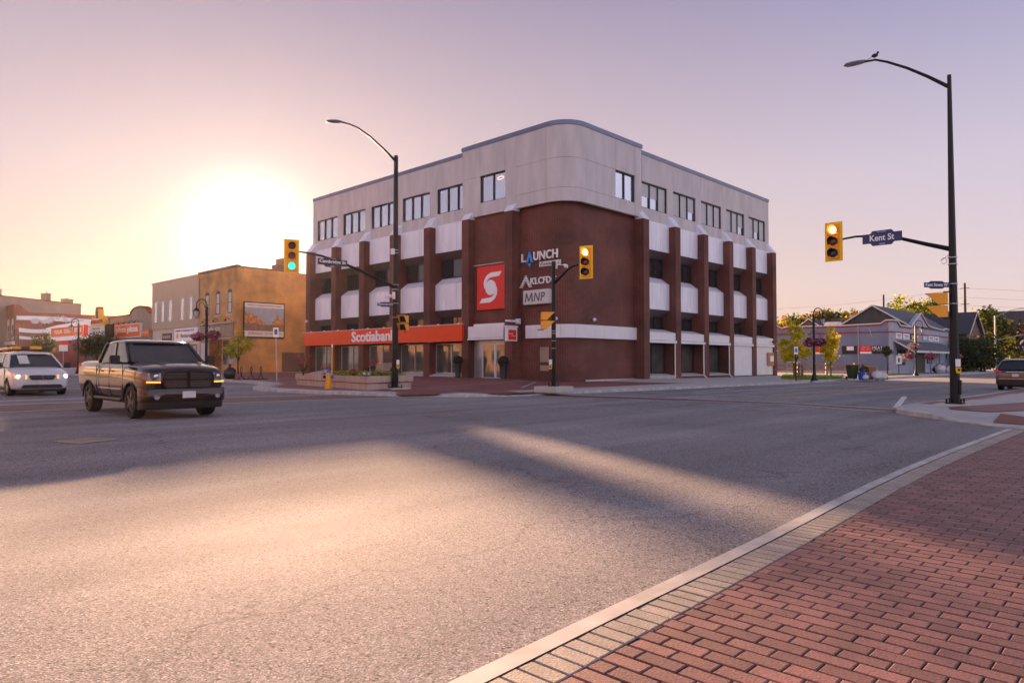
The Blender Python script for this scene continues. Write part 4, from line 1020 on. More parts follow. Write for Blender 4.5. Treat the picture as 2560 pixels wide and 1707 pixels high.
def sweep(m, plan, prof):
    """plan: (x, y) across the front; prof: (dx, z) closed section"""
    k = len(m.v); n = len(prof)
    for x, y in plan: m.v += [(x+dx, y, z) for dx, z in prof]
    for i in range(len(plan)-1):
        for j in range(n): m.f.append((k+i*n+j, k+i*n+(j+1)%n, k+(i+1)*n+(j+1)%n, k+(i+1)*n+j))
    m.f.append(tuple(k+j for j in range(n))); m.f.append(tuple(k+(len(plan)-1)*n+j for j in range(n)))
    return m
half = [(.085,0),(.08,.3),(.065,.55),(.02,.78),(-.05,.90),(-.14,.97),(-.30,1.01)]
plan = [(x, -y) for x, y in half[:0:-1]]+half
m = MB(); sweep(m, plan, [(-.14,.44),(-.02,.43),(.0,.47),(.012,.56),(.0,.66),(-.02,.74),(-.06,.765),(-.14,.765)]); m.build('front_bumper', 'car_maroon', T, smooth=True)
m = MB(); sweep(m, [(x-.03, y*.97) for x, y in plan], [(-.2,.24),(-.06,.25),(-.02,.30),(-.01,.44),(-.14,.45)]); m.build('air_dam', 'black_plastic', T, smooth=True)
gp_ = [(-.50,.77),(-.57,.82),(-.60,.92),(-.60,1.06),(-.56,1.13),(-.48,1.165),(.48,1.165),(.56,1.13),(.60,1.06),(.60,.92),(.57,.82),(.50,.77)]
m = MB(); m.prism([(.055, a, b_) for a, b_ in gp_], (-.16,0,0)); g = m.build('grille', 'black_plastic', T)
m = MB()
for (a, b_), (c, d) in zip(gp_, gp_[1:]+gp_[:1]): m.tube([(.06,a,b_),(.06,c,d)], .022, 6)
m.box(.056,.085,-.58,.58,.95,.985).box(.056,.085,-.035,.035,.78,1.15); m.build('grille_bar', 'car_maroon', g)
m = MB()
for i in range(6): m.box(.056,.062,-.54,.54,.80+i*.058,.812+i*.058)
m.build('mesh_bar', 'rim', g)
for s in (-1, 1):
    m = MB(); m.hull8([(-.03,s*.62,.945),(.035,s*.62,.945),(-.06,s*.90,.95),(-.30,s*.965,.96)], [(-.06,s*.62,1.13),(.0,s*.62,1.13),(-.11,s*.885,1.13),(-.34,s*.955,1.12)]); h = m.build('headlight', 'head_off', T, bevel=.012)
    m = MB(); m.lathe([(.06,0),(.055,.02),(0,.03)], (.0,s*.73,1.04), 12, (1,s*.3,0)); m.build('bulb', 'chrome', h)
    m = MB(); m.hull8([(-.02,s*.64,.885),(.05,s*.64,.885),(-.04,s*.91,.89),(-.10,s*.92,.89)], [(-.02,s*.64,.925),(.045,s*.64,.925),(-.045,s*.91,.93),(-.10,s*.92,.93)]); m.build('marker_light', 'amber_lit', T)
    m = MB(); m.lathe([(.07,0),(.06,.015),(0,.01)], (.045,s*.72,.56), 12, (1,s*.25,0)); m.build('fog_light', 'head_off', T)
    mirror(T, -1.62, s*.99, 1.36, 'black_plastic')
    m = MB(); m.box(-2.55,-2.40,s*.998,s*1.018,1.14,1.175); m.box(-3.45,-3.30,s*.998,s*1.018,1.14,1.175); m.build('door_handle', 'car_maroon', T)
    m = MB()
    for x in (-1.62,-2.72,-3.62,-3.86): m.box(x-.005,x+.005,s*.985,s*1.0005,.46,1.33)
    m.build('door_seam', 'black_plastic', T)
    m = MB(); m.box(-3.6,-1.7,s*.995,s*1.012,.70,.72); m.build('side_moulding', 'chrome', T)
    m = MB(); m.tube([(-1.62,s*1.0,.44),(-3.9,s*1.0,.44)], .045, 8); m.build('side_step', 'black_plastic', T)
    m = MB(); m.box(-5.76,-5.62,s*.93,s*.965,.98,1.33); m.build('tail_light', 'tail_red', T)
    m = MB(); n = 12
    for x in (-1.05,-4.62): m.tube([(x+.475*math.cos(math.pi*i/n), s*1.0, .41+.475*math.sin(math.pi*i/n)) for i in range(n+1)], .022, 6)
    m.build('wheel_arch_lip', 'black_plastic', T)
m = MB(); m.box(-5.5,-.3,-.75,.75,.33,.5); m.build('chassis', 'black_plastic', T)
plate(T, .10, .0, .60, 1)
m = MB()
for s in (-1, 1): m.tube([(-.3,s*.42,1.34),(-.8,s*.50,1.395),(-1.3,s*.56,1.425)], .02, 6)
m.build('hood_crease', 'car_maroon', T, smooth=True)
# minivan
T = carthing('minivan', 'white minivan with yellow roof beacons and lit headlights at the left edge', 'minivan', (6.78, 30.6, 0), R(-90), .96)
st = [(-.02,.36,.72,.70,.0),(-.06,.28,.84,.84,.01),(-.22,.22,.93,.93,.02),(-.55,.20,1.02,.965,.03),(-.95,.20,1.09,.975,.03),(-1.15,.20,1.12,.98,.0),(-2.5,.20,1.12,.985,.0),(-4.2,.20,1.12,.98,.0),(-5.0,.24,1.10,.96,.0),(-5.10,.30,1.02,.92,.0)]
b = loft_body(st, (-.95, -4.0), .335, 'car_white'); b.parent = T
cabin(T, -1.02, -1.85, -4.75, -5.02, .90, .70, 1.10, 1.66, 'car_white', [.32, .66], rails=False)
for x in (-.95, -4.0):
    for y in (-.965, .965): wheel(T, x, y, .335, .22, 'rim_light')
m = MB(); m.prism([(.02,-.36,.62),(.02,-.44,.74),(.02,-.40,.80),(.02,.40,.80),(.02,.44,.74),(.02,.36,.62)], (-.1,0,0)); g = m.build('grille', 'black_plastic', T)
m = MB(); m.box(.021,.035,-.42,.42,.705,.725).box(.021,.035,-.02,.02,.63,.79); m.build('grille_bar', 'chrome', g)
for s in (-1, 1):
    m = MB(); m.hull8([(-.06,s*.50,.66),(.0,s*.50,.66),(-.12,s*.88,.68),(-.2,s*.87,.68)], [(-.06,s*.50,.80),(-.02,s*.50,.80),(-.22,s*.90,.84),(-.3,s*.88,.84)]); h = m.build('headlight', 'amber_lit', T)
    m = MB(); m.lathe([(.085,0),(.07,.04),(0,.05)], (-.09,s*.77,.745), 14, (1,0,0)); m.build('bulb', 'head_lit', h)
    mirror(T, -1.35, s*.95, 1.08, 'black_plastic')
    m = MB()
    for x in (-1.35,-2.45,-3.55): m.box(x-.006,x+.006,s*.965,s*.9875,.3,1.08)
    m.build('door_seam', 'black_plastic', T)
m = MB(); m.prism([(.03,-.62,.30),(.03,-.68,.36),(.03,-.60,.44),(.03,.60,.44),(.03,.68,.36),(.03,.62,.30)], (-.14,0,0)); m.build('air_intake', 'black_plastic', T)
m = MB(); m.box(-4.8,-.25,-.7,.7,.16,.3); m.build('chassis', 'black_plastic', T)
plate(T, .012, 0, .52, 1)
m = MB()
for x in (-2.2,-3.6): m.tube([(x,-.72,1.72),(x,-.66,1.80),(x,.66,1.80),(x,.72,1.72)], .022, 6)
m.build('roof_rack', 'black_plastic', T)
m = MB(); m.box(-2.35,-2.1,-.62,-.30,1.83,1.93); m.build('beacon', 'beacon_yellow', T, bevel=.015)
m = MB(); m.box(-2.35,-2.1,.02,.42,1.83,1.95); m.build('beacon', 'beacon_yellow', T, bevel=.015)
m = MB(); m.box(-2.35,-2.1,-.295,.015,1.83,1.93).box(-2.35,-2.1,.425,.66,1.83,1.94).box(-2.36,-2.09,-.64,.68,1.80,1.825); m.build('beacon_housing', 'black_plastic', T, bevel=.015)
m = MB(); m.tube([(-1.9,-.75,1.84),(-3.9,-.75,1.84)], .05, 8); m.build('rack_tube', 'beacon_yellow', T)
m = MB(); p0, p1 = Vector((-1.02,0,1.10)), Vector((-1.85,0,1.66)); 
for y0, y1, a, b_, mt in ((.18,.52,.25,.85,'cardboard'),): quadpanel(m, [lerp(p0,p1,a)+Vector((.02,-y1,0)), lerp(p0,p1,a)+Vector((.02,-y0,0)), lerp(p0,p1,b_)+Vector((.02,-y0,0)), lerp(p0,p1,b_)+Vector((.02,-y1,0))], .004)
m.build('windshield_paper', 'off_white', T)
# SUV parked on the right, seen from behind (nose away)
T = carthing('parked_car', 'dark blue grey SUV seen from behind at the right edge', 'car', (37.55+3.85, 5.42, 0), 0, .80)
st = [(-.02,.5,.85,.75,0),(-.2,.3,1.0,.92,.02),(-.9,.24,1.12,.965,.03),(-1.5,.24,1.16,.97,0),(-3.0,.24,1.16,.975,0),(-4.3,.26,1.15,.965,0),(-4.62,.30,1.12,.95,0),(-4.74,.36,1.02,.91,0),(-4.78,.42,.9,.86,0)]
b = loft_body(st, (-.95, -3.75), .37, 'car_grey'); b.parent = T
cabin(T, -1.3, -2.1, -4.25, -4.62, .90, .68, 1.14, 1.68, 'car_grey', [.36, .70], rails=True)
for x in (-.95, -3.75):
    for y in (-.955, .955): wheel(T, x, y, .37, .24, 'rim_light')
for s in (-1, 1):
    m = MB(); m.hull8([(-4.80,s*.66,.90),(-4.70,s*.66,.90),(-4.52,s*.955,.92),(-4.62,s*.97,.92)], [(-4.76,s*.66,1.08),(-4.66,s*.66,1.08),(-4.48,s*.94,1.12),(-4.58,s*.955,1.12)]); m.build('tail_light', 'tail_red', T)
    mirror(T, -1.55, s*.95, 1.12, 'car_grey')
m = MB(); m.box(-4.86,-4.5,-.90,.90,.30,.60); m.build('rear_bumper', 'black_plastic', T, bevel=.05)
m = MB(); m.box(-4.83,-4.78,-.42,.42,.99,1.03); m.build('tailgate_trim', 'chrome', T)
m = MB(); m.box(-4.85,-4.70,-.80,.80,.625,.66); m.build('bumper_trim', 'chrome', T)
m = MB(); m.box(-4.4,-.3,-.7,.7,.18,.32); m.build('chassis', 'black_plastic', T)
plate(T, -4.815, 0, .84, 1, -1)

# ------------------------------------------------------------------ other buildings
def win(par, s, pl, u0, u1, z0, z1, fm='white_metal', gm='glass_top', nx=1, nz=1, t=.06, arch=0, out=.03, depth=.10, name='window'):
    """window on plane x=pl (s=0, faces -x) or y=pl (s=1, faces -y)"""
    def bx(m, a, b, d0, d1, z0, z1):
        if s == 0: m.box(pl+d0, pl+d1, a, b, z0, z1)
        else: m.box(a, b, pl+d0, pl+d1, z0, z1)
    f = MB(); bx(f, u0, u1, -out, depth, z0, z0+t); bx(f, u0, u1, -out, depth, z1-t, z1)
    for j in range(nx+1): a = u0+(u1-u0-t)*j/nx; bx(f, a, a+t, -out, depth, z0+t, z1-t)
    for j in range(1, nz): z = z0+(z1-z0)*j/nz; bx(f, u0+t, u1-t, -out*.5, depth, z-t/2, z+t/2)
    if arch:
        n = 8; c = (u0+u1)/2; r = (u1-u0)/2; pr = [(c+r*math.cos(math.pi*i/n), z1+arch*math.sin(math.pi*i/n)) for i in range(n+1)]
        if s == 0: f.prism([(pl-out, a, b) for a, b in pr], (depth, 0, 0))
        else: f.prism([(a, pl-out, b) for a, b in pr], (0, depth, 0))
    o = f.build(name, fm, par); g = MB(); bx(g, u0+t*.5, u1-t*.5, -.008, .03, z0+t*.5, z1-t*.5); g.build('pane', gm, o); return o
# Johnson corner shop
J = thing('corner_shop', 'two storey tan brick jeweller shop on the corner beyond the alley', 'building')
JX, JY = 29.8, 64.5
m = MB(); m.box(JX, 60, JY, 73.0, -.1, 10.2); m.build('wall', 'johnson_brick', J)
m = MB(); m.box(JX-.12, JX+.3, JY-.05, 73.25, 10.2, 10.46); m.box(JX+.3, 33.6, JY-.05, JY+.3, 10.2, 10.36); m.build('cornice', 'brown_brick', J)
m = MB()
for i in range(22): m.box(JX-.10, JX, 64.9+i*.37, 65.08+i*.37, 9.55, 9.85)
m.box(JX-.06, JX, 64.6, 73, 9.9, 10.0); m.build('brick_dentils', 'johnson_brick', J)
m = MB(); m.box(33.85, 34.5, JY+.1, JY+1.2, 10.2, 10.9); m.box(34.5, 35.25, JY+.1, JY+1.6, 10.2, 11.6); m.build('chimney', 'brown_brick', J)
for a, b in ((70.6, 71.75), (68.1, 69.2), (65.45, 66.55)):
    win(J, 0, JX, a+.12, b-.12, 5.95, 8.0, 'dark_frame', 'blind', 1, 2, .07, arch=.28)
    m = MB(); m.box(JX-.12, JX, a-.05, b+.05, 5.72, 5.84); m.build('sill', 'pale_concrete', J)
    m = MB(); m.tube([(JX,(a+b)/2,5.35),(JX-.35,(a+b)/2,5.5),(JX-.45,(a+b)/2,5.3)], .02, 5); m.lathe([(.03,.12),(.12,0),(.10,-.02)], (JX-.45,(a+b)/2,5.2), 10); m.build('gooseneck_lamp', 'black_metal', J)
m = MB(); m.box(JX-.25, JX, 64.6, 72.9, 4.95, 5.15); m.box(JX-.12, JX, 65.1, 72.6, 3.72, 4.9); m.box(JX-.22, JX, 64.6, 72.9, 3.45, 3.62); m.build('shop_fascia', 'stucco_tan', J)
m = MB(); m.box(JX-.26, JX-.24, 65.2, 72.8, 5.0, 5.06); m.box(JX-.24, JX-.225, 65.2, 72.8, 3.50, 3.55); m.build('gilt_line', 'off_white', J)
text('lettering', 'Johnson', 'off_white', J, (JX-.14, 70.9, 4.15), (0,-1,0), UP, 3.1, .62, .03, shear=.35)
text('lettering', 'JEWELLERS', 'off_white', J, (JX-.14, 69.4, 3.82), (0,-1,0), UP, 1.8, .18, .03)
m = MB(); m.box(JX-.02, JX+.1, 67.7, 70.5, .05, 3.4); d = m.build('door', 'leaf_rust', J)
win(J, 0, JX, 70.7, 72.7, .6, 3.3, 'stucco_tan', 'blind', 1, 1, .1, name='shop_window'); win(J, 0, JX, 64.8, 67.5, .9, 2.6, 'stucco_tan', 'glass_shop', 2, 1, .1, name='shop_window')
m = MB(); m.box(JX-.05, JX, 66.0, 67.3, 2.75, 3.3); m.build('notice_board', 'black_plastic', J)
m = MB(); m.box(34.4, 36.85, JY-.03, JY+.1, 0.0, 2.2); m.build('garage_door', 'brown_brick', J)
m = MB(); m.box(39, 60, JY-3, JY-.2, 0, 7.5); m.build('rear_wing', 'brown_brick', J)
settle(J, (JX, JY, 0))
bb = thing('billboard', 'framed billboard with a street picture on the tan brick side wall', 'billboard', (32.5, JY-.12, 5.3))
m = MB(); m.box(-2.1, 2.1, 0, .10, -1.72, 1.72); m.build('frame', 'black_metal', bb)
m = MB(); m.box(-2.0, 2.0, -.02, 0, -1.62, 1.62); p = m.build('panel', 'off_white', bb)
m = MB(); m.box(-2.0, 2.0, -.026, -.021, -1.05, 1.18); m.build('picture_sky', 'poster_sky', p)
m = MB(); m.prism([(-2.0,-.027,-.25),(-.1,-.027,-.45),(.9,-.027,-.42),(2.0,-.027,-.3),(2.0,-.027,-1.05),(-2.0,-.027,-1.05)], (0,-.004,0)); m.build('picture_road', 'poster_road', p)
m = MB(); m.prism([(-2.0,-.032,-.3),(-2.0,-.032,.75),(-1.3,-.032,.62),(-.95,-.032,.40),(-.8,-.032,.42),(-.5,-.032,.05),(.0,-.032,-.2),(.2,-.032,-.43)], (0,-.004,0)); m.prism([(.7,-.032,-.42),(.8,-.032,-.12),(1.1,-.032,-.05),(1.2,-.032,.55),(1.45,-.032,.55),(1.5,-.032,.1),(1.75,-.032,.0),(2.0,-.032,.35),(2.0,-.032,-.4)], (0,-.004,0)); m.build('picture_buildings', 'poster_build', p)
text('lettering', 'Welcome to Historic Downtown Lindsay', 'dark_letter', p, (-1.75,-.022,1.30), (1,0,0), UP, 3.4, .17, .01)
text('lettering', 'Johnson', 'trim_red', p, (-1.7,-.022,-1.48), (1,0,0), UP, 1.5, .32, .01, shear=.3); text('lettering', 'JEWELLERS', 'trim_red', p, (.0,-.022,-1.40), (1,0,0), UP, 1.75, .17, .01)
# corrugated building
C_ = thing('corrugated_building', 'two storey building clad in pale corrugated metal with narrow windows', 'building')
m = MB(); m.box(JX+.12, 55, 73.15, 86.4, -.1, 10.1); m.build('wall', 'siding_low', C_)
m = MB(); n = 88; w = (86.4-73.3)/n
prof = []
for i in range(n): y = 73.3+i*w; prof += [(y, 0), (y+w*.45, 0), (y+w*.5, .07), (y+w*.95, .07)]
k = len(prof); m.add([(JX+d-.02, y, 4.95) for y, d in prof]+[(JX+d-.02, y, 10.15) for y, d in prof], [(i, i+1, k+i+1, k+i) for i in range(k-1)])
m.build('metal_cladding', 'siding', C_, keep=True)
m = MB(); m.box(JX-.08, JX+.3, 73.2, 86.5, 10.15, 10.33); m.build('roof_trim', 'siding', C_)
for a, b in ((84.5,85.45),(82.4,83.3),(80.25,81.15),(76.95,77.8),(74.65,75.5)): win(C_, 0, JX-.05, a, b, 5.7, 8.1, 'off_white', 'glass_top', 1, 1, .1)
m = MB(); m.box(JX+.05, JX+.12, 80.6, 83.3, 3.55, 4.45); p = m.build('sign_board', 'brown_brick', C_); text('lettering', 'BARBER', 'off_white', p, (JX+.04, 83, 3.9), (0,-1,0), UP, 2.2, .3, .02)
m = MB(); m.box(JX-.05, JX+.1, 73.5, 79.5, 3.45, 4.85); p = m.build('sign_board', 'white_letter', C_); text('lettering', 'Restaurant', 'trim_red', p, (JX-.052, 77.7, 3.85), (0,-1,0), UP, 3.2, .45, .02); text('lettering', 'CHINESE & CANADIAN FOOD', 'trim_red', p, (JX-.052, 79.2, 4.5), (0,-1,0), UP, 5, .18, .02)
m = MB(); m.lathe([(.30,0),(.30,.02)], (JX-.05, 78.6, 4.05), 14, (-1,0,0)); m.build('emblem', 'hydrant_yellow', p)
for a, b in ((73.8, 76.2), (76.8, 79.2), (80.4, 83.2)): win(C_, 0, JX+.12, a, b, .7, 3.1, 'dark_frame', 'glass_shop', 2, 1, .08, name='shop_window')
settle(C_, (JX, 79.8, 0))
# pizza shop with curved parapet
Z_ = thing('pizza_shop', 'single storey brown stucco pizza shop with a curved parapet', 'building')
pf = [(86.5,-.1),(86.5,6.9),(87.4,7.0)]+[(90.5-3.1*math.cos(math.pi*i/12), 6.95+.9*math.sin(math.pi*i/12)) for i in range(1, 12)]+[(93.6,6.98),(101.2,6.95),(101.2,-.1)]
m = MB(); m.prism([(JX, a, b) for a, b in pf], (.4,0,0)); m.box(JX+.4, 50, 86.5, 101.2, -.1, 6.0); m.build('wall', 'stucco_grey', Z_)
m = MB(); q = pf[1:-1]
for (a, b), (c, d) in zip(q, q[1:]): m.hull8([(JX-.1,a,b),(JX-.1,c,d),(JX+.5,c,d),(JX+.5,a,b)], [(JX-.1,a,b+.14),(JX-.1,c,d+.14),(JX+.5,c,d+.14),(JX+.5,a,b+.14)])
m.build('coping', 'leaf_rust', Z_)
for a, b in ((87, 90.5), (91.5, 95), (96, 100)): win(Z_, 0, JX, a, b, .6, 3.2, 'dark_frame', 'glass_shop', 2, 1, .1, name='shop_window')
settle(Z_, (JX, 94, 0))
sg = thing('shop_sign', 'orange pizza pizza sign with white letters under a row of lamps', 'sign', (JX-.15, 93.9, 5.1))
m = MB(); m.box(-.1, .12, -4.65, 4.7, -.88, .82); m.build('sign_box', 'off_white', sg)
m = MB(); m.box(-.12, -.10, -4.4, 4.5, -.72, .70); f_ = m.build('sign_face', 'banner_orange', sg)
text('lettering', 'pizza', 'white_letter', f_, (-.125, 4.0, -.42), (0,-1,0), UP, 3.7, .95, .03, bold=.03); text('lettering', 'pizza', 'white_letter', f_, (-.125, -.15, -.42), (0,-1,0), UP, 3.7, .95, .03, bold=.03)
for y in (-3.8, -1.9, 0, 1.9, 3.8):
    m = MB(); m.tube([(.1,y,.9),(-.3,y,1.15),(-.5,y,1.0)], .03, 5).lathe([(.04,.15),(.16,0)], (-.5,y,.88), 8); m.build('sign_lamp', 'black_metal', sg)
sg = thing('shop_sign', 'small dark orange sign at the right end of the pizza sign', 'sign', (JX-.1, 88.3, 4.65))
m = MB(); m.box(-.05, .08, -1.5, 1.45, -.38, .40); p = m.build('sign_box', 'banner_orange', sg); text('lettering', 'PIZZA PIZZA', 'off_white', p, (-.052, 1.2, -.1), (0,-1,0), UP, 2.3, .26, .02)
# theatre and its marquee
H_ = thing('theatre', 'narrow dark theatre front behind the lit marquee', 'building')
m = MB(); m.box(JX, 45, 101.3, 104.6, -.1, 7.0); m.box(JX, 45, 104.6, 112, -.1, 4.3); m.build('wall', 'brown_brick', H_)
for a, b in ((101.8, 104), (105, 108), (108.6, 111.5)): win(H_, 0, JX, a, b, .4, 2.9, 'dark_frame', 'glass_shop', 2, 1, .1, name='shop_window')
settle(H_, (JX, 106, 0))
M_ = thing('theatre_marquee', 'theatre marquee with a white letter board under an ornate yellow crown', 'marquee', (27.6, 97.7, 5.1))
m = MB(); m.box(-.3, .7, -3.2, 3.2, -.8, .75); m.build('marquee_box', 'black_metal', M_)
m = MB(); m.box(-.34, -.30, -3.0, 3.0, -.6, .58); p = m.build('letter_board', 'off_white', M_)
text('lettering', 'COMING SOON', 'dark_letter', p, (-.345, 2.2, .18), (0,-1,0), UP, 3.4, .24, .01); text('lettering', 'THE SHOW', 'leaf_rust', p, (-.345, 1.4, -.25), (0,-1,0), UP, 2.6, .26, .01)
m = MB(); m.box(-.36, -.28, -3.25, 3.25, .60, .76).box(-.36, -.28, -3.25, 3.25, -.82, -.64)
m.prism([(-.3, a, b) for a, b in [(-2.6,.8),(-2.7,1.2),(-2.0,1.75),(-1.1,1.5),(-.9,2.3),(-.8,2.75),(.8,2.75),(.9,2.3),(1.1,1.5),(2.0,1.75),(2.7,1.2),(2.6,.8)]], (.5,0,0)); m.build('crown', 'hydrant_yellow', M_)
m = MB(); m.prism([(-.32, a, b) for a, b in [(-2.2,.95),(-2.3,1.2),(-1.9,1.45),(0,1.3),(1.9,1.45),(2.3,1.2),(2.2,.95)]], (-.05,0,0)); m.build('crown_panel', 'trim_red', M_)
m = MB(); m.box(-.34, .2, -.55, .5, 2.7, 3.0).box(-.33,.1,-.4,.4,1.6,2.69); m.build('finial', 'brown_brick', M_)
# mural building
U_ = thing('mural_building', 'long red brick building with white wavy mural stripes on its side wall', 'building')
m = MB(); m.box(28.4, 60, 147, 170, -.1, 10.0); m.build('wall', 'red_brick', U_)
m = MB(); m.box(28.1, 28.8, 147, 170, 10.5, 11.3); m.box(28.2, 28.8, 146.9, 170, 9.4, 10.5); m.prism([(28.4,146.95,10.0),(28.4,146.95,11.3),(29.0,146.95,11.2),(30.3,146.95,10.0)], (0,.5,0)); m.build('cornice', 'red_brick', U_)
for i in range(5): win(U_, 0, 28.4, 148.4+i*3.2, 150.2+i*3.2, 5.2, 8.0, 'off_white', 'glass_top', 1, 2, .25, arch=1.0)
m = MB(); m.box(28.0, 28.4, 147.1, 170, 4.3, 4.9); m.build('shop_cornice', 'off_white', U_)
for i in range(3): win(U_, 0, 28.4, 148+i*6, 153+i*6, .8, 3.9, 'off_white', 'glass_shop', 3, 1, .2, name='shop_window')
def wave(zt, zb, x0, x1, amp, ph, nm):
    m = MB(); n = 24; top = []; bot = []
    for i in range(n+1):
        t = i/n; x = x0+(x1-x0)*t; w = amp*math.sin(ph+t*3.0); top.append((x, 146.9, zt+w)); bot.append((x, 146.9, zb+w*.7))
    m.prism(top+bot[::-1], (0, .08, 0)); m.build(nm, 'white_letter', U_)
wave(9.1, 8.45, 28.5, 46, .3, .9, 'mural_stripe'); wave(7.3, 6.55, 28.9, 34, -.25, .2, 'mural_stripe'); wave(5.9, 5.35, 28.9, 34, -.25, .2, 'mural_stripe')
m = MB(); q = random.Random(5)
for i in range(26):
    t = q.random(); x = 31.0+7.8*t; z = 8.7+.7*math.sin(t*3)-.9*q.random()*(1-abs(t-.4)); r = q.uniform(.28, .62); pts = []
    for k in range(14): a = 2*math.pi*k/14; rr_ = r*(1 if k % 2 else .45); pts.append((x+rr_*math.cos(a)*1.3, 146.88, z+rr_*math.sin(a)))
    m.prism(pts, (0, -.03-.002*i, 0))
m.build('mural_leaves', 'bag_white', U_)
settle(U_, (28.4, 147, 0))
sg = thing('store_sign', 'white sign wall with an orange dollar store sign before the mural', 'sign', (35.6, 139.5, 6.6))
m = MB(); m.prism([(-4.3,0,-1.9),(-4.3,0,.4),(-2.5,0,1.0),(1.4,0,1.9),(4.3,0,1.95),(4.3,0,-6.5),(1.9,0,-6.5),(1.9,0,-1.3)], (0,.5,0)); m.build('backing_wall', 'white_letter', sg)
m = MB(); m.prism([(-3.6,-.15,-1.15),(-3.6,-.15,.35),(1.15,-.15,1.15),(1.15,-.15,-.55)], (0,.14,0)); f_ = m.build('sign_face', 'banner_orange', sg)
uu = Vector((4.75,0,.8)).normalized()
text('lettering', 'YOUR', 'white_letter', f_, (-3.2,-.16,-.62), uu, UP, 1.2, .62, .02, bold=.02); text('lettering', 'DOLLAR', 'white_letter', f_, (-1.7,-.16,-.40), uu, UP, 1.25, .68, .02, bold=.02); text('lettering', 'STORE', 'white_letter', f_, (-.2,-.16,-.20), uu, UP, 1.1, .70, .02, bold=.02)
m = MB(); m.box(1.3, 1.95, -.2, .0, -.75, 1.2); m.build('red_end', 'sign_red', sg)
# long pale building behind
B_ = thing('long_building', 'long pale rendered building with chimneys behind the mural building', 'building', (27, 152.6, 0), R(36))
m = MB(); m.box(-10, 19.6, 0, 8, 0, 13.0); m.build('wall', 'long_wall', B_)
m = MB(); m.box(-10, 19.7, -.1, .3, 13.001, 13.2); m.build('coping', 'brown_brick', B_)
for x, w, h in ((.4,.7,1.2),(11.5,1.0,1.5),(16.9,1.8,.9)):
    m = MB(); m.box(x-w/2, x+w/2, .3, 1.6, 13.0, 13.0+h); m.box(x-w/2-.06, x+w/2+.06, .24, 1.66, 13.0+h, 13.1+h); m.tube([(x,.9,13+h),(x,.9,13.7+h)], .05, 5); m.build('chimney', 'stucco_tan', B_)

# blue store on the right street
S_ = thing('butcher_store', 'low blue grey corner store with a curved parapet, red trim lines and a dark awning', 'building')
SX, SY = 74.0, 20.3
sp_ = [(60,-.1),(34,-.1),(34,5.2)] ; pr = [(20.3,-.1),(20.3,5.3),(20.9,5.3),(21.35,5.0),(25,4.92),(30.4,5.0),(31.1,4.85),(31.6,5.16),(33,5.2),(33,-.1)]
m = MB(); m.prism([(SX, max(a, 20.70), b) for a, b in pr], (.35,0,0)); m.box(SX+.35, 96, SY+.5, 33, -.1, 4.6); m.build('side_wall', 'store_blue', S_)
fp = [(74.0,-.1),(74.0,5.3),(75.3,5.3),(76.4,4.86),(80.3,4.84),(80.9,5.25),(83.9,6.45),(86.6,5.28),(88,5.1),(93.4,4.92),(94.2,5.15),(96,5.1),(96,-.1)]
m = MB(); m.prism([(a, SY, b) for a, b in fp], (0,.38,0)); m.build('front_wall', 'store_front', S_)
def trimline(m, pts, s, pl, th=.11, o=.06):
    for (a, b), (c, d) in zip(pts, pts[1:]):
        q = [(a,b-th),(c,d-th),(c,d),(a,b)]
        if s == 0: m.prism([(pl-o, y, z) for y, z in q], (o+.02,0,0))
        else: m.prism([(x, pl-o, z) for x, z in q], (0,o+.02,0))
m = MB(); trimline(m, [(a, b-.08) for a, b in pr[1:-1]], 0, SX); trimline(m, [(20.3,4.22),(33,4.26)], 0, SX); trimline(m, [(a, b-.08) for a, b in fp[1:-1]], 1, SY); trimline(m, [(74,4.22),(96,4.22)], 1, SY); m.build('red_trim', 'trim_red', S_)
m = MB(); trimline(m, [(a, b+.06) for a, b in pr[1:-1]], 0, SX-.02, .12, .1); trimline(m, [(a, b+.06) for a, b in fp[1:-1]], 1, SY-.02, .12, .1); m.build('coping', 'off_white', S_)
m = MB(); m.tube([(SX-.05,23.4,4.8),(SX-.05,23.4,.5)], .05, 6).tube([(SX-.05,22.4,4.6),(SX-.05,22.1,3.6)], .03, 5); m.build('drainpipe', 'galvanised', S_)
m = MB(); m.tube([(SX-.05,29.6,4.8),(SX-.05,29.6,3.2)], .06, 5); m.build('black_pipe', 'black_metal', S_)
m = MB(); m.box(SX-.06, SX-.001, 30.0, 32.3, 1.4, 2.6); m.build('boarded_window', 'store_blue', S_)
m = MB(); m.box(SX-.12, SX, 20.4, 33, -.1, .42); m.build('base_course', 'pale_concrete', S_)
m = MB(); m.prism([(74.4,SY,3.40),(74.4,SY,3.30),(74.4,18.6,2.22),(74.4,18.6,2.34)], (18,0,0)); a_ = m.build('awning', 'roof_grey', S_)
m = MB(); m.box(74.3, 92.5, 18.52, 18.6, 2.16, 2.36); m.prism([(74.38,SY,3.42),(74.38,SY,3.28),(74.38,18.55,2.16),(74.38,18.55,2.36)], (-.08,0,0)); m.build('awning_edge', 'off_white', a_)
for x in (75.0, 80.8, 84.5, 88): 
    m = MB(); m.box(x-.07, x+.07, 18.65, 18.79, 0, 2.2); m.build('awning_post', 'store_blue', S_)
win(S_, 1, SY, 75.4, 77.95, .95, 2.45, 'dark_frame', 'glass_shop', 2, 1, .08, name='shop_window'); win(S_, 1, SY, 86, 88.5, .95, 2.45, 'off_white', 'glass_shop', 3, 1, .08, name='shop_window')
m = MB(); m.box(82.0, 85.2, SY-.05, SY+.05, .05, 2.5); m.build('door', 'dark_frame', S_)
m = MB(); m.box(SX+.5, SX+1.6, 25.5, 26.9, 4.9, 5.35); m.build('roof_unit', 'white_metal', S_)
settle(S_, (SX, SY, 0))
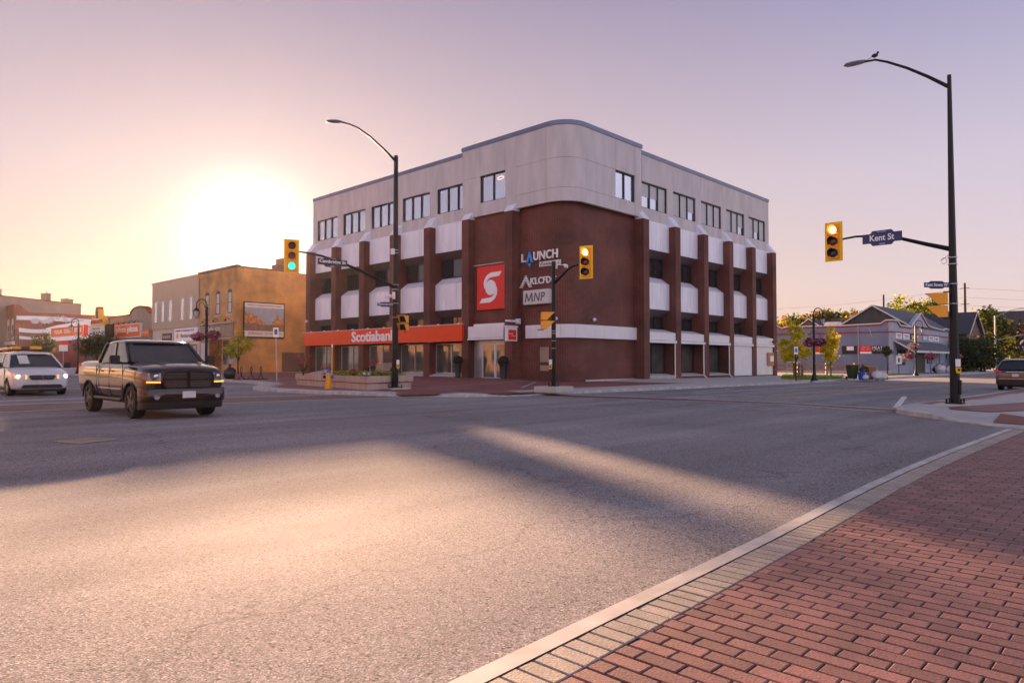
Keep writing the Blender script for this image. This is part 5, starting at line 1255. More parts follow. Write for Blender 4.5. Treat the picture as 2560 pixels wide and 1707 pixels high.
wp = [('wall_poster','red poster lettered WILL IT WILL NOT beside the MEAT poster',22.19,23.24,2.07,2.86,'sign_red','WILL IT'),('wall_poster','black poster lettered MEAT on the blue side wall',21.14,22.17,2.07,2.85,'dark_letter','MEAT'),('wall_poster','dark poster with a white panel left of the drainpipe',23.55,24.95,2.05,2.86,'dark_letter',None),('wall_poster','red and white poster behind the lamp post',26.5,27.75,2.07,2.70,'sign_red',None),('wall_poster','dark poster behind the left young tree',27.9,28.8,2.07,2.6,'dark_letter',None)]
for nm, lb, a, b, z0, z1, mt, tx in wp:
    t = thing(nm, lb, 'poster', (SX-.05, (a+b)/2, (z0+z1)/2)); h = (b-a)/2; v = (z1-z0)/2
    m = MB(); m.box(-.02, .03, -h, h, -v, v); p = m.build('board', mt, t)
    if tx == 'MEAT': text('lettering', 'MEAT', 'white_letter', p, (-.022, h*.9, v*.1), (0,-1,0), UP, h*1.8, v*.75, .01); text('lettering', 'FRESH CUTS DAILY', 'white_letter', p, (-.022, h*.9, -v*.25), (0,-1,0), UP, h*1.8, v*.2, .01)
    elif tx: 
        text('lettering', 'WILL IT', 'off_white', p, (-.022, h*.75, v*.4), (0,-1,0), UP, h*1.4, v*.4, .01); text('lettering', 'WILL NOT', 'off_white', p, (-.022, h*.85, -v*.15), (0,-1,0), UP, h*1.7, v*.4, .01)
        m = MB(); m.box(-.026, -.021, -h, h, -v, -v*.5); m.build('white_strip', 'white_letter', p)
    elif 'white panel' in lb: m = MB(); m.box(-.03, -.021, -h*.6, h*.35, -v*.1, v*.9); m.build('white_strip', 'white_letter', p)
    elif 'red and white' in lb: m = MB(); m.box(-.026, -.021, -h, h, -v, -v*.4); m.build('white_strip', 'white_letter', p)
names = ['white', 'second white', 'black', 'small brown', 'blue and white', 'plain white', 'last white']
for i, (a, b, mt) in enumerate(((74.8,76.7,'white_letter'),(77.3,79.4,'white_letter'),(79.9,81.7,'dark_letter'),(82.0,82.8,'banner_orange'),(84.3,86.2,'poster_sky'),(86.8,88.9,'white_letter'),(89.3,91.2,'white_letter'))):
    t = thing('shop_notice', '%s notice board in the row above the awning' % names[i], 'sign', ((a+b)/2, SY-.05, 3.82), 0, 'notice boards above the awning'); h = (b-a)/2
    m = MB(); m.box(-h, h, -.03, .03, -.27, .27); p = m.build('board', mt, t)
    m = MB(); m.box(-h*.7, h*.7, -.036, -.031, .02, .12).box(-h*.5, h*.6, -.036, -.031, -.14, -.06); m.build('print', 'trim_red' if mt == 'white_letter' else 'white_letter', p)
# gabled hall behind the store
G_ = thing('gabled_hall', 'dark gabled hall with a grey metal roof rising behind the blue store', 'building')
m = MB(); m.prism([(80,20.6,-.1),(80,20.6,5.0),(80,23.8,7.1),(80,27.2,5.1),(80,27.2,-.1)], (17,0,0)); m.build('wall', 'gable_wall', G_)
m = MB(); m.prism([(79.7,20.2,4.95),(79.7,23.8,7.28),(79.7,23.8,7.14),(79.7,20.2,4.80)], (17.6,0,0)); m.prism([(79.7,27.6,4.95),(79.7,23.8,7.28),(79.7,23.8,7.14),(79.7,27.6,4.80)], (17.6,0,0)); m.build('roof', 'roof_grey', G_)
m = MB(); m.prism([(79.68,20.15,4.95),(79.68,23.8,7.30),(79.68,23.8,7.15),(79.68,20.15,4.80)], (-.08,0,0)); m.prism([(79.68,27.65,4.95),(79.68,23.8,7.30),(79.68,23.8,7.15),(79.68,27.65,4.80)], (-.08,0,0)); m.build('barge_board', 'off_white', G_)
settle(G_, (80, 23.8, 0))
def house(name, label, x0, x1, y0, y1, ze, zr, axis, wall='house_wall', roof='roof_dark', chim=None, board=True):
    t = thing(name, label, 'house')
    m = MB(); m.box(x0, x1, y0, y1, -.1, ze)
    if axis == 'y':
        c = (x0+x1)/2; m.prism([(x0,y0+.01,ze),(c,y0+.01,zr),(x1,y0+.01,ze)], (0,y1-y0-.02,0)); m.build('wall', wall, t)
        r_ = MB()
        for s, xe in ((-1, x0-.4), (1, x1+.4)): r_.prism([(xe,y0-.4,ze-.25),(c,y0-.4,zr+.12),(c,y0-.4,zr),(xe,y0-.4,ze-.37)], (0,y1-y0+.8,0))
        r_.build('roof', roof, t)
        if board:
            b = MB()
            for xe in (x0-.42, x1+.42): b.prism([(xe,y0-.42,ze-.25),(c,y0-.42,zr+.14),(c,y0-.42,zr-.02),(xe,y0-.42,ze-.40)], (0,-.06,0))
            b.build('barge_board', 'off_white', t)
    else:
        c = (y0+y1)/2; m.prism([(x0+.01,y0,ze),(x0+.01,c,zr),(x0+.01,y1,ze)], (x1-x0-.02,0,0)); m.build('wall', wall, t)
        r_ = MB()
        for ye in (y0-.4, y1+.4): r_.prism([(x0-.4,ye,ze-.25),(x0-.4,c,zr+.12),(x0-.4,c,zr),(x0-.4,ye,ze-.37)], (x1-x0+.8,0,0))
        r_.build('roof', roof, t)
        if board:
            b = MB()
            for ye in (y0-.42, y1+.42): b.prism([(x0-.42,ye,ze-.25),(x0-.42,c,zr+.14),(x0-.42,c,zr-.02),(x0-.42,ye,ze-.40)], (-.06,0,0))
            b.build('barge_board', 'off_white', t)
    if chim:
        for cx_, cy_, w, h in chim: r_ = MB(); r_.box(cx_-w/2, cx_+w/2, cy_-w/2, cy_+w/2, ze, h); r_.box(cx_-w/2-.06, cx_+w/2+.06, cy_-w/2-.06, cy_+w/2+.06, h, h+.15); r_.build('chimney', 'brown_brick', t)
    settle(t, ((x0+x1)/2, (y0+y1)/2, 0)); return t
h = house('dark_house', 'dark roofed house with a white gable edge behind the tall pole', 101, 109, 19.4, 27.5, 5.0, 7.5, 'y')
m = MB(); 
for x in (103.2, 105.5): m.box(x-105, x-104, -4.12, -4.0, 1.5, 2.8)
m.build('window', 'glass_dark', h)
h = house('small_house', 'small house with a grey roof and two red chimneys behind the blue parapet', 98, 108, 34.0, 40.5, 4.9, 7.1, 'x', chim=[(104.5, 36.0, 1.1, 7.3), (102, 33.9, .9, 6.9)])
# far right buildings
F_ = thing('distant_store', 'long dark roofed store far up the right street', 'building')
m = MB(); m.box(150, 170, 16, 27, -.1, 7.0); m.build('wall', 'brown_brick', F_); m = MB(); m.box(149.5, 170.5, 15.5, 27.5, 7.0, 10.2); m.build('roof', 'roof_dark', F_)
settle(F_, (150, 20, 0))
sg = thing('store_sign', 'white sign wall lettered HORIZON far up the right street', 'sign', (140, 17.4, 4.0))
m = MB(); m.prism([(0,-3.4,-1.2),(0,-3.4,1.1),(0,-.5,1.15),(0,2.5,.9),(0,2.5,-1.2)], (.4,0,0)); p = m.build('sign_wall', 'white_letter', sg)
text('lettering', 'HORIZON', 'grey_letter', p, (-.02, 1.7, -.1), (0,-1,0), UP, 4.6, .65, .02)
m = MB(); m.box(-.05, -.001, -3.4, 2.4, -.9, -.4); m.build('blue_stripe', 'poster_sky', p); m = MB(); m.box(0,.4,-3.4,2.4,-2.2,-1.201); m.box(-.1,0,-3.4,-1.2,-1.9,-1.25); m.build('lower_wall', 'trim_red', p)
# buildings across the streets, behind and left of the camera: they show in windows and paintwork
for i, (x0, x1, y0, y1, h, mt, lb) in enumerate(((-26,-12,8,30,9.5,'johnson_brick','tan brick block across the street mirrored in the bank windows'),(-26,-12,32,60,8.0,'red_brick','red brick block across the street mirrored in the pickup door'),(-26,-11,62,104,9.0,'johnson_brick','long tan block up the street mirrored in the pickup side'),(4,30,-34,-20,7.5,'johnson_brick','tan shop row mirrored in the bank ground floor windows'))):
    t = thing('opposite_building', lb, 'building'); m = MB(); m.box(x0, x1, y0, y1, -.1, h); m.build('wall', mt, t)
    m = MB(); m.box(x0-.2, x1+.2, y0-.2, y1+.2, h, h+.35); m.build('cornice', 'off_white', t)
    f = MB(); g = MB()
    if i < 3:
        for k in range(int((y1-y0)/3)):
            for z in (1, 5): f.box(x1, x1+.05, y0+.7+k*3, y0+2.5+k*3, z-.1, z+2.1); g.box(x1+.05, x1+.07, y0+.8+k*3, y0+2.4+k*3, z, z+2)
    else:
        for k in range(int((x1-x0)/3)):
            for z in (1, 4.6): f.box(x0+.7+k*3, x0+2.5+k*3, y1, y1+.05, z-.1, z+2.1); g.box(x0+.8+k*3, x0+2.4+k*3, y1+.05, y1+.07, z, z+2)
    f.build('window_frames', 'off_white', t); g.build('window_panes', 'glass_dark', t); settle(t, ((x0+x1)/2, (y0+y1)/2, 0))

# ------------------------------------------------------------------ trees and plants
def tree(name, label, loc, blobs, n, leaf, mats, trunk_r, trunk_h, seed, cat='tree', group=None, limbs=5, nclump=None):
    """blobs: (dx, dy, z, r, rz); leaves gathered in clumps inside them"""
    q = random.Random(seed); t = thing(name, label, cat, loc, 0, group)
    top = max(b[2] for b in blobs); m = MB(); w = trunk_r
    m.tube([(0,0,0),(q.uniform(-.05,.05),0,trunk_h*.5),(0,q.uniform(-.1,.1),trunk_h),(q.uniform(-.1,.1),0,(trunk_h+top)/2)], [w*1.3, w, w*.8, w*.3], 8)
    for i in range(limbs):
        b = q.choice(blobs); z0 = trunk_h*q.uniform(.75, 1.05); m.tube([(0,0,z0),(b[0]*.5,b[1]*.5,(z0+b[2])/2+.1),(b[0]+q.uniform(-.3,.3)*b[3],b[1]+q.uniform(-.3,.3)*b[3],b[2]+q.uniform(-.2,.4)*b[4])], [w*.6,w*.35,w*.12], 5)
    m.build('trunk', 'bark', t, smooth=True)
    A = MB(); me = [MB() for _ in mats]; tot = sum(b[3]**2*b[4] for b in blobs)
    for b in blobs:
        k = int(n*b[3]**2*b[4]/tot); nc = max(6, int(k/26)); cl = []
        for _ in range(nc):
            d = Vector((q.gauss(0,1), q.gauss(0,1), q.gauss(0,1))).normalized(); r = q.uniform(.35, 1.0)**.6
            cl.append((Vector((b[0]+d.x*b[3]*r, b[1]+d.y*b[3]*r, b[2]+d.z*b[4]*r)), q.uniform(.10, .24)*b[3]+leaf, q.randrange(len(mats))))
        for _ in range(k):
            c, r, mi = q.choice(cl); d = Vector((q.gauss(0,.6), q.gauss(0,.6), q.gauss(0,.5)))*r; p = c+d
            n1 = Vector((q.gauss(0,1), q.gauss(0,1), q.gauss(0,1)+.4)).normalized(); u = n1.orthogonal().normalized(); a = q.uniform(0, 6.3); v = n1.cross(u); u, v = u*math.cos(a)+v*math.sin(a), v*math.cos(a)-u*math.sin(a)
            s = leaf*q.uniform(.6, 1.35); me[mi if q.random() < .8 else q.randrange(len(mats))].add([p-u*s, p-v*s*.55, p+u*s, p+v*s*.55], [(0,1,2,3)])
    M2 = MB(); idx = []
    for i, k in enumerate(me): M2.add(k.v, k.f); idx += [i]*len(k.f)
    o = M2.build('crown', mats[0], t, keep=True)
    for k in mats[1:]: o.data.materials.append(MAT[k])
    o.data.polygons.foreach_set('material_index', idx)
    # leaves let light through
    return t
tree('young_tree', 'young golden leaved tree left of the crook lamp with a wide ragged crown', (46.7, 18.7, .12), [(0,0,3.1,.45,.55),(.1,-.35,2.6,.55,.5),(-.1,.5,2.2,.6,.5),(.2,-.3,1.8,.7,.45),(-.2,.45,1.55,.65,.4),(0,0,3.6,.25,.3)], 3800, .075, ['leaf_gold','leaf_gold','leaf_gold_b'], .045, 1.2, 11, group='young trees on the lawn')
tree('young_tree', 'slimmer young golden tree right of the crook lamp', (54.5, 19.2, .12), [(0,0,3.2,.35,.6),(.1,-.2,2.7,.5,.5),(-.1,.2,2.2,.62,.5),(0,0,1.6,.5,.45),(0,0,.9,.22,.45)], 3400, .075, ['leaf_gold','leaf_gold_b','leaf_gold'], .04, 1.0, 12, group='young trees on the lawn')
tree('round_tree', 'small round topped green tree between the cardboard pile and the MEAT poster', (69, 19.4, .12), [(0,0,2.1,.42,.42)], 1300, .06, ['leaf_green','leaf_dark'], .04, 1.6, 13)
tree('street_tree', 'thin yellow green street tree before the jeweller side wall', (27.2, 58.5, .15), [(0,.1,3.4,.5,.6),(.3,-.3,2.7,.9,.7),(-.4,.4,2.2,1.0,.6),(0,0,1.7,.6,.3)], 1800, .08, ['leaf_gold_b','leaf_green_b'], .06, 1.4, 14)
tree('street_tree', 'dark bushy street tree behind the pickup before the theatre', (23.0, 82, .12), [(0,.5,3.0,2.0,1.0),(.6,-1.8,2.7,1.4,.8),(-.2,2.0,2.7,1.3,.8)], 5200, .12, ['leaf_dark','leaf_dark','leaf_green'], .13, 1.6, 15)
tree('street_tree', 'leafy green street tree left of the dark bushy one beyond the minivan', (20.0, 90, .12), [(0,0,3.0,1.1,1.3),(0,.4,1.6,.8,.8)], 1800, .12, ['leaf_dark','leaf_green'], .10, 1.4, 16)
def at_px(px, x): return x*math.tan(HEAD-math.atan((px-1280)/1757))
bgt = [(1978,112,9.0,4.2,'orange green maple behind the left end of the blue wall',['leaf_gold_b','leaf_green','leaf_green','leaf_rust'],21),
 (2062,118,10.0,3.2,'green tree with a rust patch behind the small house',['leaf_green','leaf_green_b','leaf_green','leaf_rust'],22),
 (2140,116,9.6,3.6,'sparse orange leaved tree left of the dark gable',['leaf_rust','leaf_gold_b','leaf_green'],23),
 (2318,132,12.6,4.6,'big rounded yellow green tree above the store roof ridge',['leaf_green_b','leaf_green','leaf_gold_b'],24),
 (2470,124,9.6,3.4,'tall olive tree beside the silver street light',['leaf_green','leaf_gold_b','leaf_dark'],25),
 (2528,132,7.8,4.0,'rust red tree right of the silver street light',['leaf_rust','leaf_dark','leaf_dark'],26)]
for px, x, top, r, lb, ms, sd in bgt:
    y = at_px(px, x); q = random.Random(sd)
    bl = [(q.uniform(-1,1)*r*.5, q.uniform(-1,1)*r*.75, top-r*.45-q.random()*r*.9, r*q.uniform(.40,.6), r*q.uniform(.3,.45)) for _ in range(7)]+[(0,0,top-r*.6,r*.6,r*.5)]
    if sd in (25, 26): bl += [(q.uniform(-1,1)*r*.4, q.uniform(-1,1)*r*.6, z, r*.6, r*.5) for z in (2.4, 3.6, 4.8)]
    tree('background_tree', lb, (x, y, 0), bl, 4600 if sd != 23 else 2300, .24, ms, .28, top*.45, sd, group='trees behind the store')
for i, (px, x, top) in enumerate(((2412, 96, 4.4), (2452, 98, 4.8), (2380, 97, 3.6))):
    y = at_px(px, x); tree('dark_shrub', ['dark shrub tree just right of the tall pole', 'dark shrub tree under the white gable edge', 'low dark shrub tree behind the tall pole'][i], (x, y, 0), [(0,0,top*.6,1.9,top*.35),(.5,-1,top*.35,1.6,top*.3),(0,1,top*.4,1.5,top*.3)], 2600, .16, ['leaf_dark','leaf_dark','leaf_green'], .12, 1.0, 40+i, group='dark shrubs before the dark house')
# round topiary pots at the bank door
for loc, lb in (((29.55, 33.05, .25), 'round clipped bush in a tall black pot left of the bank door'), ((29.6, 29.1, .22), 'round clipped bush in a tall black pot right of the bank door')):
    t = thing('potted_bush', lb, 'potted plant', loc, 0, 'black pots at the bank door')
    m = MB(); m.lathe([(.20,0),(.20,.05),(.17,.10),(.24,.85),(.28,.88),(.28,.93),(.0,.93)], n=18); m.build('pot', 'pot_black', t, smooth=True)
    m = MB(); m.blob((0,0,1.10), (.31,.31,.28), 5, 20, 14, .10); m.build('bush', 'topiary', t, smooth=True)
# flower planter, hydrant, bench
PL = thing('flower_planter', 'long two tier pale concrete planter box on the brick corner plaza', 'planter')
po = [(16.35,23.75),(19.45,24.7),(20.8,31.0),(17.85,32.1)]
def inset(p, d):
    c = Vector((sum(a for a, b in p)/4, sum(b for a, b in p)/4)); return [tuple(Vector(a)+(c-Vector(a)).normalized()*d) for a in p]
m = MB(); q = inset(po, .10); m.prism([(x, y, .10) for x, y in q], (0,0,.27)); m.build('lower_tier', 'planter_concrete', PL, bevel=.015)
m = MB(); 
for i in range(4):
    a, b = Vector(po[i]), Vector(po[(i+1)%4]); ia, ib = Vector(inset(po, .22)[i]), Vector(inset(po, .22)[(i+1)%4]); m.hull8([(*a,.40),(*b,.40),(*ib,.40),(*ia,.40)], [(*a,.68),(*b,.68),(*ib,.68),(*ia,.68)])
m.build('upper_tier', 'planter_concrete', PL, bevel=.012)
m = MB(); m.prism([(x, y, .371) for x, y in inset(po, .20)], (0,0,.22)); m.build('soil', 'soil', PL)
settle(PL, (18.4, 28, .0))
def tuft(label, x, y, petal, h, r, n, seed, leaf='leaf_green', nm='flowering_plant', z=.6):
    t = thing(nm, label, 'flowering plant', (x, y, z), 0, 'flowers in the concrete planter'); q = random.Random(seed); s, g, p = MB(), MB(), MB()
    for i in range(n):
        a = q.uniform(0, 6.28); rr_ = q.uniform(.1, 1)*r; tip = Vector((rr_*math.cos(a), rr_*math.sin(a), h*q.uniform(.6, 1))); s.tube([(0,0,0), tip*.5+Vector((0,0,.05)), tip], [.01,.008,.005], 4)
        for k in range(5):
            c = tip*q.uniform(.2,.9); u = Vector((q.gauss(0,1), q.gauss(0,1), q.gauss(0,.5))).normalized(); v = u.orthogonal().normalized(); l = .09; g.add([c, c+u*l*.5+v*.025, c+u*l, c+u*l*.5-v*.025], [(0,1,2,3)])
        if petal:
            for k in range(9):
                u = Vector((q.gauss(0,1), q.gauss(0,1), q.gauss(0,1))).normalized(); v = u.orthogonal().normalized(); c = tip+u*.03; p.add([c-v*.03, c-u*.03, c+v*.03, c+u*.045], [(0,1,2,3)])
    s.build('stem', leaf, t, keep=True); g.build('leaves', leaf, t, keep=True)
    if petal: p.build('petals', petal, t, keep=True)
def hedge(label, x, y, rx, ry, h, n, seed, mats):
    t = thing('low_foliage', label, 'plants', (x, y, .58), 0, 'flowers in the concrete planter'); q = random.Random(seed)
    M2 = MB(); idx = []
    for i in range(n):
        c = Vector((q.uniform(-rx, rx), q.uniform(-ry, ry), h*q.random()**.7)); u = Vector((q.gauss(0,1), q.gauss(0,1), q.gauss(0,1))).normalized(); v = u.orthogonal().normalized(); l = .05; M2.add([c-u*l, c+v*l*.5, c+u*l, c-v*l*.5], [(0,1,2,3)]); idx.append(q.randrange(len(mats)))
    o = M2.build('foliage', mats[0], t, keep=True)
    for k in mats[1:]: o.data.materials.append(MAT[k])
    o.data.polygons.foreach_set('material_index', idx)
tuft('tall red canna lilies at the left end of the planter', 17.6, 30.9, 'petal_red', 1.0, .45, 12, 1, 'leaf_dark')
tuft('dark leaved red flower behind the hydrant', 17.3, 28.2, 'petal_red', .5, .35, 10, 2, 'leaf_dark')
tuft('small red flower clump mid planter', 17.2, 26.0, 'petal_red', .35, .3, 9, 3, 'leaf_dark')
tuft('bright red flower spike near the right end of the planter', 17.9, 25.5, 'petal_red', .7, .25, 8, 4, 'leaf_dark')
tuft('white flowers right of the hydrant', 16.9, 27.6, 'bag_white', .3, .35, 10, 5)
tuft('white flowers along the front edge of the planter', 16.85, 24.6, 'bag_white', .2, .25, 9, 6)
hedge('yellow green ground foliage filling the planter middle', 17.6, 26.4, .55, 1.6, .28, 1500, 7, ['leaf_green_b','leaf_green','leaf_gold_b'])
hedge('olive foliage filling the planter near end', 18.1, 25.0, .9, .45, .22, 800, 8, ['leaf_green_b','leaf_green'])
hy = thing('fire_hydrant', 'yellow fire hydrant with blue caps and a tall marker post before the planter', 'fire hydrant', (16.2, 26.35, .12))
m = MB(); m.lathe([(.17,0),(.17,.03),(.11,.04),(.11,.55),(.135,.56),(.135,.60),(.11,.61),(.10,.66)], n=18); m.build('barrel', 'hydrant_yellow', hy, smooth=True)
m = MB(); m.lathe([(.105,.66),(.095,.74),(.05,.80),(.025,.81),(.025,.86),(0,.86)], n=16); m.build('bonnet', 'hydrant_blue', hy, smooth=True)
m = MB(); m.lathe([(.055,.08),(.055,.16),(.075,.165),(.07,.22),(0,.23)], (0,0,.50), 12, (.75,-.66,0)); m.build('nozzle_cap', 'hydrant_blue', hy, smooth=True)
m = MB(); m.lathe([(.055,.08),(.055,.16),(.075,.165),(.07,.22),(0,.23)], (0,0,.50), 12, (-.75,.66,0)); m.build('nozzle_cap', 'black_plastic', hy, smooth=True)
m = MB(); m.tube([(.10,-.10,.6),(.10,-.10,1.75)], .028, 8); m.build('marker_post', 'hydrant_yellow', hy); m = MB(); m.tube([(.10,-.10,1.75),(.10,-.10,1.88)], .034, 8); m.build('reflector', 'white_letter', hy)
be = thing('bench', 'pale bench with dark arms behind the planter before the shop windows', 'bench', (23.4, 32.5, .26), R(-78))
m = MB()
for i in range(4): m.box(-.95, .95, -.25+i*.13, -.14+i*.13, .43, .46)
m.build('seat', 'stucco_tan', be)
m = MB()
for i in range(4): m.box(-.95, .95, .26, .29, .52+i*.11, .61+i*.11)
m.build('backrest', 'stucco_tan', be)
for x in (-.85, .85): m = MB(); m.box(x-.03, x+.03, -.25, -.19, 0, .65).box(x-.03, x+.03, .22, .28, 0, .95).box(x-.03, x+.03, -.25, .25, .62, .66); m.build('arm_frame', 'black_metal', be)
rk = thing('bike_rack', 'black coiled loop bicycle rack on the brick pavement', 'bike rack', (20.6, 42.5, .15), R(8))
m = MB(); pts = []
for i in range(97): a = i/96*3*2*math.pi-math.pi/2; pts.append((-1.05+2.1*i/96+.22*math.cos(a)*-1*0+.20*math.cos(a), 0, .42+.40*math.sin(a)))
m.tube(pts, .022, 6); m.tube([(-1.25,0,.02),(1.25,0,.02)], .02, 6); m.build('coil', 'black_metal', rk, smooth=True)
def post_sign(label, loc, h, face, pw, ph, rz, pole='galvanised', nm='post_sign'):
    t = thing(nm, label, 'sign', loc, rz, 'signs on thin posts'); m = MB(); m.tube([(0,0,0),(0,0,h)], .03, 6); m.build('post', pole, t)
    m = MB(); m.box(-pw/2, pw/2, -.045, -.03, h-ph, h); p = m.build('sign_plate', face, t)
    return t, p
t, p = post_sign('thin grey leaning sign post with a small white sign before the billboard', (19.65, 37.4, .12), 3.1, 'white_letter', .30, .55, R(-30)); t.rotation_euler = (0, R(-1.5), R(-28))
m = MB(); m.box(-.08,.08,-.05,-.046,2.70,3.0); m.build('symbol', 'grey_letter', p)
t, p = post_sign('white and blue accessible parking sign before the left young tree', (41.97, 16.8, .12), 2.05, 'white_letter', .24, .46, R(-40), 'black_metal')
m = MB(); m.box(-.07,.07,-.05,-.046,1.72,1.94); m.build('symbol', 'hydrant_blue', p)
t, p = post_sign('white parking sign on a dark post beside the cardboard pile', (69.5, 18.6, .12), 1.7, 'white_letter', .45, .75, R(-60), 'black_metal')
m = MB(); m.box(-.08,.08,-.05,-.046,1.1,1.5); m.build('symbol', 'grey_letter', p)
t, p = post_sign('red and white sign on a post beyond the minivan beacons', (21.0, 86.5, .12), 3.4, 'white_letter', .8, 1.1, R(-20)); m = MB(); m.box(-.4,.4,-.05,-.046,2.95,3.4); m.build('red_band', 'sign_red', p)
rl = thing('handrail', 'bent grey metal handrail beside the end of the bank', 'handrail', (57.9, 22.6, .12)); m = MB(); m.tube([(-2,.5,0),(-2,.5,1.1),(-.2,.2,1.15),(.15,.1,.95),(.2,.1,0)], .035, 6); m.tube([(-2,.5,.6),(.15,.1,.6)], .03, 6); m.build('rail', 'galvanised', rl)
bg_ = thing('garbage_bag', 'black garbage sack on the pavement beside the bicycle rack', 'garbage bag', (20.9, 46.2, .13)); m = MB(); m.blob((0,0,.36), (.42,.38,.42), 9, 12, 8, .12); m.build('sack', 'bag_black', bg_, smooth=True); m = MB(); m.lathe([(.06,0),(.05,.1),(.12,.2)], (0,0,.75), 8); m.build('knot', 'bag_black', bg_, smooth=True)
# wooden fence on the lawn
fe = thing('wooden_fence', 'low wooden rail fence along the lawn beside the bank', 'fence', (63.4, 23.6, .12), R(-52))
m = MB()
for z in (.45, .85): m.box(-4, 4.5, -.04, .04, z-.08, z+.08)
m.build('rail', 'wood', fe)
for i in range(4): m = MB(); m.box(-4+i*2.4, -3.85+i*2.4, -.09, .09, 0, 1.05); m.build('post', 'wood', fe)
fe = thing('wooden_gate', 'short wooden rail fence panel behind the left young tree', 'fence', (48.6, 19.3, .12), R(10))
m = MB()
for z in (.35, .62, .95): m.box(-1.3, 1.4, -.03, .03, z-.06, z+.06)
m.build('rail', 'wood', fe)
for x in (-1.2, .2, 1.3): m = MB(); m.box(x-.06, x+.06, -.07, .07, 0, 1.05); m.build('post', 'wood', fe)
# garbage put out at the kerb
bn_ = thing('wheeled_bin', 'dark green wheeled bin at the kerb', 'garbage bin', (48.4, 15.7, .12), R(-45), None, .80)
m = MB(); m.hull8([(-.26,-.26,.08),(.26,-.26,.08),(.26,.30,.08),(-.26,.30,.08)], [(-.36,-.38,1.12),(.36,-.38,1.12),(.36,.42,1.12),(-.36,.42,1.12)]); m.build('body', 'bin_green', bn_, bevel=.03)
m = MB(); m.box(-.39,.39,-.42,.46,1.121,1.18); m.build('lid', 'bin_green', bn_, bevel=.02)
for x in (-.32,.32): m = MB(); m.lathe([(.13,-.03),(.13,.03)], (x,.36,.13), 14, (1,0,0)); m.build('wheel', 'tyre', bn_)
bl = thing('recycling_box', 'small bright blue recycling box beside the green bin', 'recycling box', (47.5, 14.78, .12), R(-40)); m = MB(); m.hull8([(-.18,-.14,0),(.18,-.14,0),(.18,.14,0),(-.18,.14,0)], [(-.24,-.19,.48),(.24,-.19,.48),(.24,.19,.48),(-.24,.19,.48)]); m.build('body', 'box_blue', bl); m = MB(); m.box(-.25,.25,-.2,.2,.481,.51); m.build('rim', 'box_blue', bl)
def carton(label, loc, rz, w, d, h, tilt=0):
    t = thing('cardboard_box', label, 'cardboard box', loc, rz, 'cardboard boxes put out at the kerb'); t.rotation_euler = (0, tilt, rz)
    m = MB(); m.box(-w/2, w/2, -d/2, d/2, 0, h); m.build('box', 'cardboard', t); m = MB(); m.box(-w/2, w/2, -.04, .04, h+.001, h+.004); m.hull8([(-w/2,d/2,h),(w/2,d/2,h),(w/2,d/2+.01,h),(-w/2,d/2+.01,h)], [(-w/2,d/2+.16,h+.08),(w/2,d/2+.16,h+.08),(w/2,d/2+.17,h+.08),(-w/2,d/2+.17,h+.08)]); m.build('flap', 'cardboard', t)
carton('tall brown cardboard box just right of the green bin', (49.3, 15.15, 0.12), .4, .5, .4, .85)
carton('flat cardboard box tilted beside the blue box', (48.7, 14.75, 0.12), .9, .4, .3, .5, .15)
carton('large brown cardboard box topmost at the right of the kerb pile', (48.80, 14.55, 0.52), .2, .65, .45, .45, -.08)
carton('brown cardboard box under the topmost one in the kerb pile', (48.90, 14.65, 0.12), .3, .7, .5, .40)
carton('small brown box at the right end of the kerb pile', (48.80, 13.90, 0.12), .7, .35, .28, .22)
def bag(label, loc, r, mat, seed):
    t = thing('garbage_bag', label, 'garbage bag', loc, 0, 'garbage bags put out at the kerb'); m = MB(); m.blob((0,0,r*.75), (r,r*.9,r*.8), seed, 12, 8, .13); m.build('sack', mat, t, smooth=True); m = MB(); m.lathe([(.04,0),(.03,.06),(.08,.14)], (0,0,r*1.45), 7); m.build('knot', mat, t, smooth=True)
bag('large white bag at the front of the kerb pile', (48.00, 14.10, 0.12), .36, 'bag_white', 31)
bag('white bag right of the large white bag', (48.50, 13.90, 0.12), .30, 'bag_white', 32)
bag('small white bag beside the blue recycling box', (47.40, 14.60, 0.12), .22, 'bag_white', 33)
bag('black bag on top of the kerb pile', (48.40, 15.05, 0.55), .28, 'bag_black', 34)
bag('black bag low in the kerb pile', (48.40, 15.05, 0.12), .32, 'bag_black', 35)
bag('white bag lying under the store awning', (81, 17.9, .12), .55, 'bag_white', 36)
bag('second white bag lying under the store awning, farther right', (81.6, 17.2, .12), .45, 'bag_white', 37)
bag('black bag behind the white bags under the awning', (81.6, 18.3, .12), .5, 'bag_black', 38)
carton('cardboard box behind the white bags under the awning', (83, 18.4, .12), .2, .9, .7, 1.0)
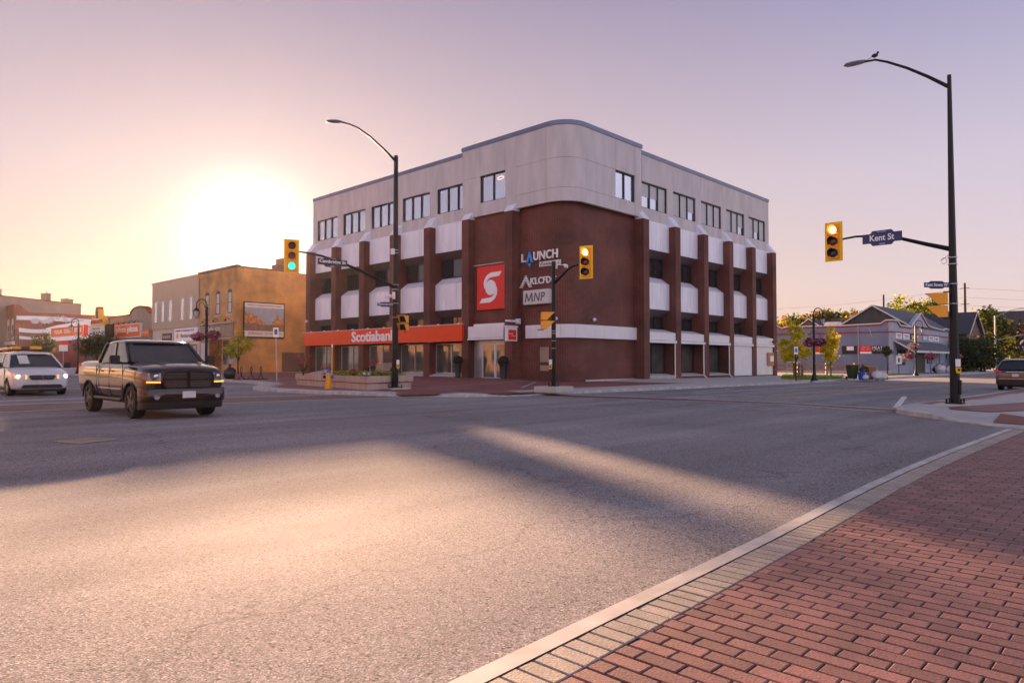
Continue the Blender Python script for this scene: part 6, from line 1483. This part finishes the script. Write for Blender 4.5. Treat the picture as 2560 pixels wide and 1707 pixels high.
# utility poles, wires, silver street light
def upole(label, px, x, h, w=.16, arms=True):
    y = at_px(px, x); t = thing('utility_pole', label, 'utility pole', (x, y, 0), 0, 'wooden utility poles'); m = MB(); m.tube([(0,0,0),(0,0,h)], [w*1.2, w], 8); m.build('pole', 'pole_wood', t); m = MB()
    if arms:
        for z in (h-.8, h-3.2): m = MB(); m.box(-.05,.05,-.6,.6,z-.04,z+.04); m.build('crossarm', 'pole_wood', t)
    return Vector((x, y, h))
a = upole('plain wooden utility pole rising behind the dark gable', 2211, 115, 11.4, .13, False)
b = upole('taller wooden utility pole rising behind the dark house', 2415, 125, 13.3)
w0 = thing('overhead_wires', 'thin overhead wires running between the utility poles', 'wires', (125, 24, 0))
for dz in (-.8, -2.2, -3.4):
    m = MB(); p0, p1 = b+Vector((0,0,dz)), a+Vector((0,30,dz)); p2 = b+Vector((30,-40,dz))
    for s, e in ((p0, p1), (p0, p2)): m.tube([s*(1-i/12)+e*(i/12)+Vector((0,0,-1.0*math.sin(math.pi*i/12))) for i in range(13)], .012, 4)
    o = m.build('wire', 'wire', w0); o.location = -w0.location
t = thing('silver_street_light', 'slim silver street light with a curved arm far up the right street', 'street light', (112, at_px(2489, 112), 0))
m = MB(); m.tube([(0,0,0),(0,0,7.4)], [.12,.08], 8); m.build('pole', 'galvanised', t); m = MB(); m.tube([(0,0,7.2),(.2,-.8,7.7),(.4,-1.8,8.1),(.6,-2.6,8.25)], .05, 6); m.build('lamp_arm', 'galvanised', t); m = MB(); m.box(.5,.75,-3.3,-2.6,8.2,8.32); m.build('luminaire', 'galvanised', t)
m = MB(); m.tube([(0,0,4.1),(.2,-1.5,4.5),(.4,-3.2,4.9),(.5,-5,5.0)], .06, 6); m.build('signal_arm', 'galvanised', t)
t = thing('distant_signal', 'small lit amber signal left of the silver street light', 'traffic signal', (111.5, at_px(2483, 111.5), 1.7)); m = MB(); m.box(-.15,.15,-.2,.2,-.6,.6); m.build('housing', 'black_metal', t); m = MB(); m.lathe([(.17,0),(.12,.05),(0,.06)], (-.151,0,.25), 12, (-1,0,0)); m.build('lens', 'tail_lit', t)

# ------------------------------------------------------------------ evening haze
hm = bpy.data.materials.new('haze'); hm.use_nodes = True; ht = hm.node_tree; ht.nodes.clear()
pv = ht.nodes.new('ShaderNodeVolumePrincipled'); pv.inputs['Color'].default_value = (1, .90, .78, 1); pv.inputs['Density'].default_value = .00006; pv.inputs['Anisotropy'].default_value = .7
ho = ht.nodes.new('ShaderNodeOutputMaterial'); ht.links.new(pv.outputs[0], ho.inputs['Volume']); MAT['haze'] = hm
m = MB(); m.box(-310, 630, -310, 630, -1.1, 17); o = m.build('haze', 'haze'); o['kind'] = 'stuff'
